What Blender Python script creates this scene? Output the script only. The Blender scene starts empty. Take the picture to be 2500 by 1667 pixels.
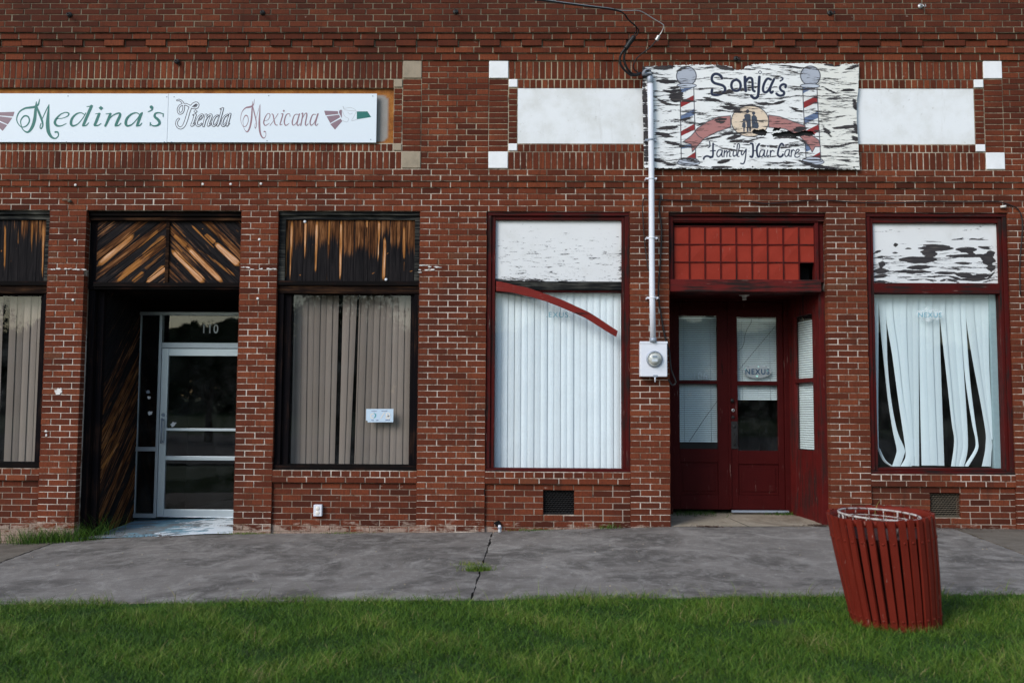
import bpy, math, random
import numpy as np
from mathutils import Matrix, Vector
random.seed(7); rng = np.random.default_rng(11)
C = bpy.context.scene.collection
R_ = math.radians

# ------------------------------------------------------------------ camera model (photo is 2500x1667)
FPX = 2350.0; PITCH = math.atan(.075); YAW = .015; ROLL = .006
CAMLOC = Vector((0, -10.62, 1.30))
CAMR = Matrix.Rotation(YAW, 3, 'Z') @ Matrix.Rotation(math.pi/2 + PITCH, 3, 'X') @ Matrix.Rotation(ROLL, 3, 'Z')
def W(u, v, y=0.0):
    """photo pixel -> (x, z) on the upright plane at depth y"""
    d = CAMR @ Vector(((u-1250)/FPX, -(v-833.5)/FPX, -1.0))
    p = CAMLOC + d*((y-CAMLOC.y)/d.y)
    return p.x, p.z
def W3(u, v, y): x, z = W(u, v, y); return (x, y, z)
def G(u, v, z):
    d = CAMR @ Vector(((u-1250)/FPX, -(v-833.5)/FPX, -1.0))
    p = CAMLOC + d*((z-CAMLOC.z)/d.z)
    return p.x, p.y

# ------------------------------------------------------------------ mesh builder
class MB:
    def __init__(s): s.v = []; s.f = []; s.m = []; s.a = []; s.b = []; s.g = []; s.sm = []
    def add(s, vs, fs, mat=0, a=0.0, b=0.0, g=None, smooth=False):
        o = len(s.v); s.v += [tuple(p) for p in vs]
        n = len(vs)
        s.a += list(a) if hasattr(a, '__len__') else [a]*n
        s.b += list(b) if hasattr(b, '__len__') else [b]*n
        s.g += g if g is not None else [(0, 0, 0)]*n
        s.f += [tuple(i+o for i in f) for f in fs]; s.m += [mat]*len(fs); s.sm += [smooth]*len(fs)
    def box(s, x0, x1, y0, y1, z0, z1, mat=0, a=0., b=0.):
        vs = [(x0,y0,z0),(x1,y0,z0),(x1,y1,z0),(x0,y1,z0),(x0,y0,z1),(x1,y0,z1),(x1,y1,z1),(x0,y1,z1)]
        s.add(vs, [(0,1,5,4),(1,2,6,5),(2,3,7,6),(3,0,4,7),(4,5,6,7),(3,2,1,0)], mat, a, b)
    def brick(s, x0, x1, yf, z0, z1, depth=.1, mat=0, a=0., b=0., c=.0025):
        if random.random() < .05: x1 -= random.uniform(.001, .006)
        if random.random() < .04: z1 -= random.uniform(.001, .004)
        jx = random.uniform(-.0012, .0012); jy = random.uniform(-.0016, .0016); t = random.uniform(-.0009, .0009)
        x0 += jx; x1 += jx + random.uniform(-.001, .001); y = yf+jy; z0 += random.uniform(-.001, .001)
        vs = [(x0+c,y,z0+c+t),(x1-c,y,z0+c-t),(x1-c,y,z1-c-t),(x0+c,y,z1-c+t),
              (x0,y+c,z0+t),(x1,y+c,z0-t),(x1,y+c,z1-t),(x0,y+c,z1+t),
              (x0,y+depth,z0),(x1,y+depth,z0),(x1,y+depth,z1),(x0,y+depth,z1)]
        fs = [(0,1,2,3),(4,5,1,0),(5,6,2,1),(6,7,3,2),(7,4,0,3),(8,9,5,4),(9,10,6,5),(10,11,7,6),(11,8,4,7)]
        s.add(vs, fs, mat, a, b)
    def prism(s, pts, y0, y1, mat=0, a=0., b=0.):
        """pts: (x,z) outline, extruded from y0 (front) to y1"""
        n = len(pts)
        vs = [(p[0], y0, p[1]) for p in pts] + [(p[0], y1, p[1]) for p in pts]
        from mathutils.geometry import tessellate_polygon
        tri = tessellate_polygon([[Vector((p[0], p[1], 0)) for p in pts]])
        fs = [tuple(t) for t in tri] + [(t[2]+n, t[1]+n, t[0]+n) for t in tri]
        fs += [(i, (i+1) % n, (i+1) % n+n, i+n) for i in range(n)]
        s.add(vs, fs, mat, a, b)
    def tube(s, pts, r, seg=8, mat=0, a=0., b=0., caps=True):
        pts = [Vector(p) for p in pts]; n = len(pts)
        rs = r if hasattr(r, '__len__') else [r]*n
        vs = []; up = Vector((0.31, 0.17, 0.93))
        for i, p in enumerate(pts):
            t = (pts[min(i+1, n-1)] - pts[max(i-1, 0)]).normalized()
            u = t.cross(up)
            if u.length < .15: u = t.cross(Vector((1, 0, 0)))
            u.normalize(); w = t.cross(u); up = -u.cross(t) if False else up
            for k in range(seg):
                an = 2*math.pi*k/seg; vs.append(p + (u*math.cos(an) + w*math.sin(an))*rs[i])
        fs = [(i*seg+k, i*seg+(k+1) % seg, (i+1)*seg+(k+1) % seg, (i+1)*seg+k) for i in range(n-1) for k in range(seg)]
        if caps: fs += [tuple(range(seg))[::-1], tuple((n-1)*seg+k for k in range(seg))]
        s.add(vs, fs, mat, a, b, smooth=True)
    def lathe(s, prof, org, axis='z', seg=24, mat=0):
        """prof: list (r,h) along axis"""
        vs = []
        for r, h in prof:
            for k in range(seg):
                an = 2*math.pi*k/seg; c, d = r*math.cos(an), r*math.sin(an)
                q = (c, d, h) if axis == 'z' else (c, h, d)
                vs.append((org[0]+q[0], org[1]+q[1], org[2]+q[2]))
        fs = [(i*seg+k, i*seg+(k+1) % seg, (i+1)*seg+(k+1) % seg, (i+1)*seg+k) for i in range(len(prof)-1) for k in range(seg)]
        s.add(vs, fs, mat, smooth=True)
    def build(s, name, mats, parent=None, bevel=0, smooth=False, attrs=True):
        me = bpy.data.meshes.new(name)
        off = ORG.get(parent.name, Vector((0, 0, 0))) if parent else Vector((0, 0, 0))
        V = np.array(s.v, dtype=np.float32) - np.array(off, dtype=np.float32)
        me.from_pydata([tuple(p) for p in V.tolist()], [], s.f)
        mats = mats if isinstance(mats, (list, tuple)) else [mats]
        for m in mats: me.materials.append(m)
        me.polygons.foreach_set('material_index', s.m)
        me.polygons.foreach_set('use_smooth', [True]*len(s.f) if smooth else s.sm)
        if attrs:
            for nm, dat in (('a', s.a), ('b', s.b)):
                at = me.attributes.new(nm, 'FLOAT', 'POINT'); at.data.foreach_set('value', dat)
            if any(g != (0, 0, 0) for g in s.g[:2000]):
                at = me.attributes.new('g', 'FLOAT_VECTOR', 'POINT'); at.data.foreach_set('vector', np.array(s.g, dtype=np.float32).ravel())
        me.update()
        o = bpy.data.objects.new(name, me); C.objects.link(o)
        if parent: o.parent = parent; ORG[o.name] = off
        if bevel:
            md = o.modifiers.new('bevel', 'BEVEL'); md.width = bevel; md.segments = 2; md.limit_method = 'ANGLE'
        return o
ORG = {}
def tag(o, label=None, cat=None, group=None, kind=None):
    if label: o['label'] = label
    if cat: o['category'] = cat
    if group: o['group'] = group
    if kind: o['kind'] = kind
    return o
def thing(name, label, cat, loc=(0, 0, 0), group=None):
    o = bpy.data.objects.new(name, None); C.objects.link(o); o.location = loc; o.empty_display_size = .1
    ORG[o.name] = Vector(loc); return tag(o, label, cat, group)

# ------------------------------------------------------------------ node helpers
class NT:
    def __init__(s, name):
        s.mat = bpy.data.materials.new(name); s.mat.use_nodes = True; s.t = s.mat.node_tree; s.t.nodes.clear()
        s.out = s.t.nodes.new('ShaderNodeOutputMaterial')
    def n(s, ty, ins=None, **kw):
        nd = s.t.nodes.new(ty)
        for k, v in kw.items(): setattr(nd, k, v)
        for k, v in (ins or {}).items(): s.set(nd.inputs[k], v)
        return nd
    def set(s, sock, v):
        if isinstance(v, bpy.types.NodeSocket): s.t.links.new(v, sock)
        else:
            if sock.type == 'RGBA' and hasattr(v, '__len__') and len(v) == 3: v = (*v, 1)
            sock.default_value = v
    def obj(s): return s.n('ShaderNodeTexCoord').outputs['Object']
    def pos(s): return s.n('ShaderNodeNewGeometry').outputs['Position']
    def map(s, vec, sc=(1, 1, 1), rot=(0, 0, 0), loc=(0, 0, 0)):
        return s.n('ShaderNodeMapping', {'Vector': vec, 'Scale': sc, 'Rotation': rot, 'Location': loc}).outputs[0]
    def noise(s, vec, sc, det=4, ro=.55, dist=0.): 
        return s.n('ShaderNodeTexNoise', {'Vector': vec, 'Scale': sc, 'Detail': det, 'Roughness': ro, 'Distortion': dist}).outputs['Fac']
    def ramp(s, f, stops, interp='LINEAR'):
        nd = s.n('ShaderNodeValToRGB', {'Fac': f}); cr = nd.color_ramp; cr.interpolation = interp
        while len(cr.elements) < len(stops): cr.elements.new(.5)
        for e, (p, c) in zip(cr.elements, stops):
            e.position = p; e.color = (c, c, c, 1) if not hasattr(c, '__len__') else (*c, 1)
        return nd.outputs['Color']
    def mix(s, f, a, b, blend='MIX'):
        nd = s.n('ShaderNodeMix', data_type='RGBA', blend_type=blend)
        s.set(nd.inputs[0], f); s.set(nd.inputs[6], a); s.set(nd.inputs[7], b); return nd.outputs[2]
    def m(s, op, a, b=0., c=0.):
        nd = s.n('ShaderNodeMath', operation=op); s.set(nd.inputs[0], a); s.set(nd.inputs[1], b); s.set(nd.inputs[2], c); return nd.outputs[0]
    def step(s, f, lo, hi):
        return s.n('ShaderNodeMapRange', {'Value': f, 'From Min': lo, 'From Max': hi, 'To Min': 0., 'To Max': 1.}, interpolation_type='SMOOTHSTEP').outputs[0]
    def attr(s, nm, o='Fac'): return s.n('ShaderNodeAttribute', attribute_name=nm).outputs[o]
    def xyz(s, v): return s.n('ShaderNodeSeparateXYZ', {'Vector': v}).outputs
    def bump(s, h, st=.5, d=.01): return s.n('ShaderNodeBump', {'Height': h, 'Strength': st, 'Distance': d}).outputs[0]
    def pbr(s, col, ro=.7, nrm=None, met=0., spec=.5, **kw):
        p = s.n('ShaderNodeBsdfPrincipled', {'Base Color': col, 'Roughness': ro, 'Metallic': met, 'Specular IOR Level': spec})
        for k, v in kw.items(): s.set(p.inputs[k], v)
        if nrm is not None: s.set(p.inputs['Normal'], nrm)
        s.t.links.new(p.outputs[0], s.out.inputs[0]); return s.mat

def m_brick():
    n = NT('brick'); p = n.pos(); z = n.xyz(p)[2]; x = n.xyz(p)[0]
    base = n.ramp(n.attr('b'), [(0, (.058, .0145, .0075)), (.15, (.098, .0225, .0105)), (.4, (.142, .033, .0145)), (.6, (.180, .043, .0185)), (.82, (.215, .053, .022)), (.94, (.26, .068, .028)), (1, (.15, .055, .028))])
    f1 = n.noise(p, 60, 5, .65); c = n.mix(n.ramp(f1, [(.3, .0), (.75, .7)]), base, (.068, .021, .014))
    big = n.noise(p, .8, 3); c = n.mix(n.m('MULTIPLY', n.step(big, .48, .68), .8), c, (.07, .02, .012)); dr = n.noise(n.map(p, (4.5, 1, .55)), 1, 6, .7); c = n.mix(n.m('MULTIPLY', n.step(dr, .55, .72), .6), c, (.045, .018, .012))
    # upper courses darkened in the colour: mostly lens vignette, partly soot
    so = n.m('MULTIPLY', n.step(z, 5.0, 6.2), n.noise(p, 1.4, 5, .6)); c = n.mix(so, c, (.035, .016, .012))
    # whitewash / efflorescence near the pavement
    ef = n.m('SUBTRACT', n.noise(n.map(p, (3, 3, 9)), 2.2, 6, .7), n.m('MULTIPLY', z, 1.55)); ef = n.step(ef, .36, .52)
    c = n.mix(n.m('MULTIPLY', ef, .75), c, (.40, .31, .25))
    # small lime spatters
    sp = n.step(n.noise(n.map(p, (1, 1, 1.6)), 11, 6, .6), .69, .73); c = n.mix(n.m('MULTIPLY', sp, .45), c, (.38, .30, .25))
    # vertical wire-cut texture
    wc = n.noise(n.map(p, (170, 60, 9)), 1, 2, .5); h = n.m('ADD', n.m('MULTIPLY', wc, .6), n.m('MULTIPLY', f1, .6))
    c = n.mix(n.ramp(wc, [(.32, .5), (.52, 0)]), c, (.05, .016, .012))
    return n.pbr(c, .88, n.bump(h, .55, .004), spec=.1)
def m_mortar():
    n = NT('mortar'); p = n.pos(); z = n.xyz(p)[2]
    hi = n.step(z, 3.2, 4.9)
    lightc = n.mix(hi, (.62, .54, .47), (.38, .315, .22)); darkc = n.mix(hi, (.20, .13, .09), (.115, .085, .062))
    f = n.noise(p, 1.7, 6, .68); f2 = n.noise(p, 23, 4, .6)
    k = n.step(n.m('ADD', n.m('MULTIPLY', f, .75), n.m('MULTIPLY', f2, .3)), .44, .62)
    k = n.m('MULTIPLY', k, n.m('SUBTRACT', 1., n.m('MULTIPLY', n.attr('a'), .8)))
    c = n.mix(k, darkc, lightc); dk = n.step(n.noise(p, 4.5, 4, .6), .62, .70); c = n.mix(n.m('MULTIPLY', dk, .75), c, (.03, .02, .016))
    c = n.mix(n.m('MULTIPLY', n.step(z, 4.9, 6.0), .6), c, (.08, .068, .05))  # mortar also darkened upwards, mostly lens vignette put into the colour
    return n.pbr(c, .95, n.bump(f2, .4, .004), spec=.2)
def m_stone(name, col, dirt, ro=.9, amt=.5, sc=6):
    n = NT(name); p = n.obj(); f = n.noise(p, sc, 6, .65); g = n.noise(p, 50, 3, .6)
    c = n.mix(n.m('MULTIPLY', n.step(f, .42, .72), amt), col, dirt); c = n.mix(n.m('MULTIPLY', n.step(g, .55, .75), amt*.6), c, dirt)
    return n.pbr(c, ro, n.bump(n.m('ADD', n.noise(p, 14, 4), n.m('MULTIPLY', g, .3)), .35, .006), spec=.25)
def m_stucco():
    n = NT('white_stucco'); p = n.obj(); f = n.noise(p, 2.5, 6, .65); g = n.noise(p, 60, 3, .6)
    c = n.mix(n.m('MULTIPLY', n.step(f, .38, .72), .6), (.77, .79, .81), (.56, .56, .53)); dr = n.noise(n.map(p, (7, 1, .8)), 1, 6, .7); c = n.mix(n.m('MULTIPLY', n.step(dr, .58, .72), .3), c, (.42, .40, .36))
    c = n.mix(n.m('MULTIPLY', n.step(n.noise(p, 16, 5, .7), .64, .7), .35), c, (.34, .32, .29))
    return n.pbr(c, .85, n.bump(n.m('ADD', n.noise(p, 20, 4), n.m('MULTIPLY', g, .5)), .3, .004), spec=.25)
def m_rust_plaster():
    n = NT('rusty_plaster'); p = n.obj(); a = n.attr('a'); f = n.noise(p, 9, 6, .65); g = n.noise(p, 60, 4, .7)
    rust = n.ramp(n.m('ADD', n.m('MULTIPLY', f, .6), n.m('MULTIPLY', g, .4)), [(.3, (.09, .03, .014)), (.5, (.30, .11, .025)), (.7, (.45, .22, .06))])
    pl = n.mix(f, (.34, .32, .30), (.24, .22, .20)); c = n.mix(a, rust, pl)
    return n.pbr(c, .9, n.bump(g, .5, .005), spec=.2)
def m_redpaint(name, vertical=True, base=(.052, .0055, .0048), worn=.8, dark=(.022, .014, .013)):
    n = NT(name); p = n.pos(); sc = (34, 34, 2.2) if vertical else (2.2, 34, 34)
    g = n.noise(n.map(p, sc), 1, 5, .65); b = n.noise(p, 2.3, 5, .6)
    c = n.mix(n.noise(p, 7, 4), base, tuple(k*1.55 for k in base))
    k = n.step(n.m('ADD', n.m('MULTIPLY', g, .55), n.m('MULTIPLY', b, .45)), .62-worn*.2, .70-worn*.12)
    c = n.mix(k, c, dark)
    ch = n.step(n.noise(n.map(p, tuple(v*1.6 for v in sc)), 1, 3, .7), .665, .71); c = n.mix(n.m('MULTIPLY', ch, .4), c, (.38, .26, .22))
    return n.pbr(c, n.mix(k, (.55,)*3, (.85,)*3), n.bump(g, .35, .003), spec=.08)
def m_darkwood():
    """charred / weathered boards; a = bare fresh wood, b = per board tone, g = grain coordinates"""
    n = NT('weathered_wood'); g = n.attr('g', 'Vector'); a = n.attr('a'); b = n.attr('b')
    gr = n.noise(n.map(g, (3.0, 46, 1)), 1, 5, .6, .7); fi = n.noise(n.map(g, (7, 190, 1)), 1, 3, .6); kn = n.noise(n.map(g, (2.5, 8, 1)), 1, 3, .5)
    br = n.ramp(n.m('ADD', n.m('MULTIPLY', gr, .65), n.m('MULTIPLY', kn, .35)), [(.32, (.012, .007, .005)), (.45, (.05, .02, .009)), (.53, (.13, .052, .02)), (.64, (.30, .14, .06))])
    char = n.ramp(gr, [(.3, (.005, .005, .006)), (.7, (.022, .019, .02))])
    c = n.mix(n.step(n.m('ADD', b, n.m('MULTIPLY', n.m('SUBTRACT', gr, .5), .9)), .35, .62), char, br)
    bare = n.ramp(n.m('ADD', n.m('MULTIPLY', gr, .5), n.m('MULTIPLY', fi, .5)), [(.36, (.22, .07, .018)), (.46, (.48, .22, .09)), (.58, (.68, .42, .27)), (.7, (.74, .50, .36))])
    bare = n.mix(n.step(a, .75, 1.05), n.mix(fi, (.16, .052, .012), (.46, .20, .055)), bare)
    c = n.mix(n.step(n.m('ADD', a, n.m('MULTIPLY', n.m('SUBTRACT', gr, .5), 1.1)), .3, .8), c, bare)
    return n.pbr(c, .8, n.bump(n.m('ADD', gr, fi), .5, .003), spec=.04)
def m_timber(name, dark, lightc, vertical=False, lo=.5, hi=.75, ro=.82):
    n = NT(name); p = n.pos(); sc = (60, 60, 2.5) if vertical else (2.5, 60, 60)
    g = n.noise(n.map(p, sc), 1, 5, .65); q = n.noise(p, 3, 4)
    c = n.mix(n.step(n.m('ADD', n.m('MULTIPLY', g, .6), n.m('MULTIPLY', q, .4)), lo, hi), dark, lightc)
    return n.pbr(c, ro, n.bump(g, .5, .003), spec=.03)
def m_peel(name, wearsc, lo, hi, attr_gain=.55, amp=1.7, col=True, white=(.74, .75, .76), zlo=None):
    """white paint flaking off along plywood grain. Col attribute = artwork, a = extra wear"""
    n = NT(name); p = n.pos(); x, y, z = n.xyz(p)
    warp = n.noise(n.map(p, (1.1, 1, 3.2)), 1, 3, .5); warp2 = n.noise(n.map(p, (.7, 1, 1.5), loc=(5, 0, 2)), 1, 2, .5)
    zz = n.m('ADD', n.m('MULTIPLY', z, wearsc[1]), n.m('ADD', n.m('MULTIPLY', warp, 4.0), n.m('MULTIPLY', warp2, 7.0)))
    vec = n.n('ShaderNodeCombineXYZ', {'X': n.m('MULTIPLY', x, wearsc[0]), 'Y': 0., 'Z': zz}).outputs[0]
    f = n.noise(vec, 1, 6, .72, .3); fl = n.noise(n.map(p, (wearsc[0]*5, 1, wearsc[1]*3.4)), 1, 5, .7)
    mixn = n.m('ADD', n.m('MULTIPLY', f, .68), n.m('MULTIPLY', fl, .32)); tot = n.m('ADD', n.m('MULTIPLY', n.m('SUBTRACT', mixn, .5), amp), n.m('ADD', n.m('MULTIPLY', n.attr('a'), attr_gain), .5))
    k = n.step(tot, lo, hi)
    art = n.attr('Col', 'Color') if col else n.mix(n.noise(p, 3, 4), white, tuple(w*.9 for w in white))
    art = n.mix(n.m('MULTIPLY', n.step(n.noise(p, 2.2, 5, .65), .5, .75), .28), art, (.52, .50, .42), 'MULTIPLY')
    wood = n.ramp(n.noise(n.map(p, (5, 5, 90)), 1, 4, .65), [(.3, (.012, .012, .016)), (.55, (.045, .04, .042)), (.8, (.12, .10, .09))])
    c = n.mix(k, art, wood)
    return n.pbr(c, .75, n.bump(n.m('SUBTRACT', n.m('MULTIPLY', fl, .3), k), .5, .002), spec=.25)
def m_plain(name, col, ro=.6, met=0., var=.15, spec=.4, sc=20, bump=.15, **kw):
    n = NT(name); p = n.obj(); f = n.noise(p, sc, 5, .6)
    c = n.mix(f, tuple(k*(1-var) for k in col), tuple(min(1, k*(1+var)) for k in col))
    return n.pbr(c, ro, n.bump(f, bump, .002), met, spec, **kw)
def m_glass(name, tint=(.92, .95, .95), boost=1.6, dirt=.05, dirtcol=(.5, .52, .52)):
    n = NT(name); p = n.obj()
    tr = n.n('ShaderNodeBsdfTransparent', {'Color': (*tint, 1)}).outputs[0]
    wv = n.bump(n.noise(p, 1.3, 2), .05, .02)
    gl = n.n('ShaderNodeBsdfGlossy', {'Color': (1, 1, 1, 1), 'Roughness': .015, 'Normal': wv}).outputs[0]
    bf = n.n('ShaderNodeNewGeometry').outputs['Backfacing']; ior = n.m('SUBTRACT', 1.52, n.m('MULTIPLY', bf, 1.52-1/1.52)); fr = n.m('MULTIPLY', n.n('ShaderNodeFresnel', {'IOR': ior}).outputs[0], boost); fr = n.m('MINIMUM', fr, 1.)
    mx = n.n('ShaderNodeMixShader'); n.set(mx.inputs[0], fr); n.set(mx.inputs[1], tr); n.set(mx.inputs[2], gl)
    df = n.n('ShaderNodeBsdfDiffuse', {'Color': (*dirtcol, 1)}).outputs[0]
    m2 = n.n('ShaderNodeMixShader'); dz = n.m('MULTIPLY', n.step(n.noise(p, 3.5, 6, .7), .35, .8), dirt*2)
    n.set(m2.inputs[0], dz); n.set(m2.inputs[1], mx.outputs[0]); n.set(m2.inputs[2], df)
    n.t.links.new(m2.outputs[0], n.out.inputs[0]); return n.mat
def m_concrete(name, c1, c2, c3, sc=1.0):
    n = NT(name); p = n.pos(); big = n.noise(n.map(p, (.8, .8, 1)), 1.2*sc, 7, .68, 1.0); med = n.noise(n.map(p, (1.6, 1.0, 1)), 4.5, 8, .76, .5); fine = n.noise(p, 160, 3, .7)
    st = n.noise(n.map(p, (2.2, 15, 1), rot=(0, 0, .12)), 1, 5, .65, .5); sw_ = n.noise(n.map(p, (1.0, .8, 1), loc=(2, 5, 0)), 1.5, 8, .72, 1.4)
    c = n.mix(n.step(big, .40, .58), c1, c2); c = n.mix(n.m('MULTIPLY', n.step(med, .45, .66), .6), c, c3)
    c = n.mix(n.m('MULTIPLY', n.step(st, .52, .70), .15), c, tuple(k*1.25 for k in c3))
    c = n.mix(n.m('MULTIPLY', n.step(sw_, .50, .68), .6), c, tuple(k*1.2 for k in c3)); c = n.mix(n.m('MULTIPLY', n.step(sw_, .46, .32), .0), c, c1)
    c = n.mix(n.m('MULTIPLY', n.step(n.noise(p, 1.1, 3), .60, .72), .35), c, tuple(k*.55 for k in c1))
    c = n.mix(n.step(fine, .3, .75), n.mix(.45, c, (.02, .02, .02)), c)
    c = n.mix(n.m('MULTIPLY', n.step(n.noise(p, 30, 2, .5), .72, .75), .7), c, (.42, .42, .40))
    return n.pbr(c, .85, n.bump(n.m('ADD', n.m('MULTIPLY', fine, .4), med), .35, .006), spec=.3)
def m_flakepaint():
    n = NT('flaking_blue_white_paint'); p = n.pos(); f = n.noise(n.map(p, (1.5, 3, 1)), 2.4, 6, .7, .5); g = n.noise(n.map(p, (1, 2, 1), loc=(3, 1, 0)), 2.0, 6, .65); x = n.xyz(p)[0]
    c = n.mix(n.step(g, .47, .53), (.17, .19, .20), (.16, .29, .36))
    wm = n.step(n.m('ADD', f, n.m('MULTIPLY', n.m('ADD', x, 4.0), .22)), .53, .56); c = n.mix(wm, c, (.66, .72, .76))
    return n.pbr(c, .75, n.bump(f, .3, .004), spec=.3)
def m_grass():
    n = NT('grass_blades'); b = n.attr('b'); a = n.attr('a')
    c = n.ramp(b, [(0, (.015, .040, .005)), (.3, (.034, .086, .008)), (.65, (.080, .158, .013)), (.86, (.150, .21, .030)), (.965, (.22, .20, .07)), (1, (.30, .24, .11))])
    c = n.mix(n.m('MULTIPLY', n.step(n.noise(n.pos(), 1.6, 4, .6), .42, .7), .3), c, (.034, .085, .010))
    c = n.mix(n.m('MULTIPLY', n.step(n.noise(n.map(n.pos(), loc=(7, 3, 0)), 2.3, 4, .65), .58, .72), .5), c, (.12, .12, .035))
    return n.pbr(c, .6, None, spec=.2, **{'Subsurface Weight': 0.})
def m_slat(name, col, v):
    n = NT(name); b = n.attr('b'); c = n.mix(b, tuple(k*(1-v) for k in col), col); c = n.mix(n.m('MULTIPLY', n.step(n.noise(n.map(n.pos(), (1, 1, .5)), 5, 5, .6), .5, .75), .12), c, tuple(k*.6 for k in col))
    return n.pbr(c, .8, spec=.1)
M = dict(meterglass=m_glass('meter_glass', boost=.8, dirt=.12, dirtcol=(.8, .8, .78)),dustiron=m_plain('dusty_iron', (.11, .09, .065), .9, var=.4),
 brick=m_brick(), mortar=m_mortar(), stone=m_stone('limestone', (.33, .27, .20), (.17, .15, .11)), whiteblock=m_stone('painted_block', (.80, .81, .83), (.5, .5, .48), amt=.2),
 stucco=m_stucco(), rust=m_rust_plaster(), redv=m_redpaint('red_paint_upright', True), redh=m_redpaint('red_paint_level', False), reddoor=m_redpaint('red_door_paint', True, (.036, .0030, .0030), .12, (.010, .005, .005)),
 redworn=m_redpaint('worn_red_beam', False, (.085, .010, .009), 1.0), redpale=m_redpaint('fallen_trim_paint', False, (.13, .015, .012), .35, (.03, .015, .015)), redbright=m_redpaint('painted_pane', True, (.20, .024, .014), -.4, (.12, .02, .014)), redjamb=m_redpaint('peeling_red_jamb', True, (.062, .0065, .006), .75),
 wood=m_darkwood(), timber=m_timber('black_brown_timber', (.007, .006, .006), (.05, .02, .013)), timberv=m_timber('black_brown_post', (.006, .005, .006), (.045, .022, .014), True),
 greywood=m_timber('grey_weathered_timber', (.010, .011, .012), (.085, .083, .072), False, .46, .66), greyv=m_timber('grey_weathered_upright', (.010, .014, .02), (.09, .085, .075), True, .44, .66), brownwood=m_timber('brown_timber', (.010, .006, .005), (.075, .036, .018), False, .45, .68),
 alum=m_plain('aluminium_frame', (.42, .46, .50), .38, .75, .08), alumdoor=m_plain('bright_aluminium', (.60, .66, .70), .35, .7, .05),
 glass=m_glass('window_glass', boost=1.1, dirt=.02), glassdark=m_glass('door_glass', (.55, .6, .6), 1.5, .02), glasslit=m_glass('brightened_window_glass', (1, 1, 1), .9, .07, (.9, .97, 1.)),  # last one has a whitish film added to brighten the pale blinds
 blindtaupe=m_slat('taupe_blind', (.27, .215, .185), .38), blindwhite=m_slat('white_blind', (.72, .81, .855), .14), mini=m_plain('mini_blind', (.72, .80, .82), .6, var=.05),
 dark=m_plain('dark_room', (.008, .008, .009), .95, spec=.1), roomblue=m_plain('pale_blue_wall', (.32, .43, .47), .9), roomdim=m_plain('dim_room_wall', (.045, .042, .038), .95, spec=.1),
 black=m_plain('black_iron', (.012, .011, .011), .6), cable=m_plain('black_cable', (.008, .008, .009), .55), bare=m_plain('bare_aluminium_wire', (.42, .42, .42), .4, .6), white=m_plain('white_painted_metal', (.70, .72, .78), .45, var=.05), grey=m_plain('grey_metal', (.30, .34, .40), .45, .3, .12),
 signwhite=m_plain('sign_white', (.70, .765, .83), .42, var=.012, sc=2, bump=.01), teal=m_plain('teal_vinyl', (.0, .135, .115), .45, var=.03), mauve=m_plain('mauve_vinyl', (.23, .145, .18), .45, var=.03), purple=m_plain('purple_vinyl', (.02, .008, .028), .45, var=.03), greyline=m_plain('grey_vinyl', (.45, .47, .5), .5, var=.02), pinkm=m_plain('dusty_mauve_vinyl', (.27, .15, .185), .45, var=.03),
 peelsign=m_peel('peeling_painted_sign', (1.9, 24), .55, .595, .30), peelwhite=m_peel('peeling_white_board', (6, 44), .70, .76, .34, col=False), peelwhite2=m_peel('badly_peeling_white_board', (1.7, 21), .575, .605, .60, amp=1.5, col=False),
 plyedge=m_timber('plywood_edge', (.02, .015, .012), (.14, .10, .07)),
 walk=m_concrete('pavement_concrete', (.115, .100, .088), (.23, .203, .18), (.38, .35, .315)), walkside=m_concrete('sandy_concrete', (.12, .098, .076), (.19, .16, .125), (.24, .205, .165), 1.3), tan=m_concrete('tan_concrete', (.27, .215, .155), (.40, .335, .25), (.48, .41, .32), 1.5), flake=m_flakepaint(),
 soil=m_stone('lawn_soil', (.020, .048, .008), (.035, .040, .012), amt=.8, sc=9), crack=m_stone('joint_dirt', (.02, .017, .014), (.04, .035, .02)), asphalt=m_concrete('road_asphalt', (.05, .05, .05), (.07, .07, .07), (.09, .09, .09)), lawnfar=m_stone('far_lawn', (.035, .07, .014), (.06, .08, .02), sc=.5),
 grass=m_grass(), binred=m_redpaint('bin_red_paint', True, (.110, .0135, .008), -.35, (.08, .012, .01)), steelworn=m_stone('worn_white_hoop', (.50, .46, .43), (.09, .025, .02), amt=1.3, sc=22),
 debris=m_plain('dry_leaves', (.085, .045, .032), .9, var=.4), porcelain=m_plain('porcelain', (.62, .6, .56), .35, var=.05), bark=m_plain('bark', (.06, .045, .03), .9), leaf=m_plain('tree_leaves', (.03, .06, .015), .7, var=.4, sc=3),
 sticker=m_plain('pale_sticker', (.50, .62, .74), .5, var=.04), stdark=m_plain('sticker_print', (.12, .14, .26), .5), stpale=m_plain('sticker_cream', (.72, .68, .62), .5), stteal=m_plain('sticker_teal', (.05, .30, .34), .5), nexus=m_plain('blue_sticker_letters', (.003, .045, .10), .4), nxfoil=m_plain('silver_green_foil', (.45, .95, .8), .2), numwhite=m_plain('white_number', (.72, .76, .78), .5), numgrey=m_plain('grey_number', (.42, .5, .54), .5), ghost=m_plain('faded_blue_letters', (.12, .33, .42), .6), plaster=m_stone('white_filler', (.72, .70, .68), (.45, .38, .34)),
)
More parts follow.
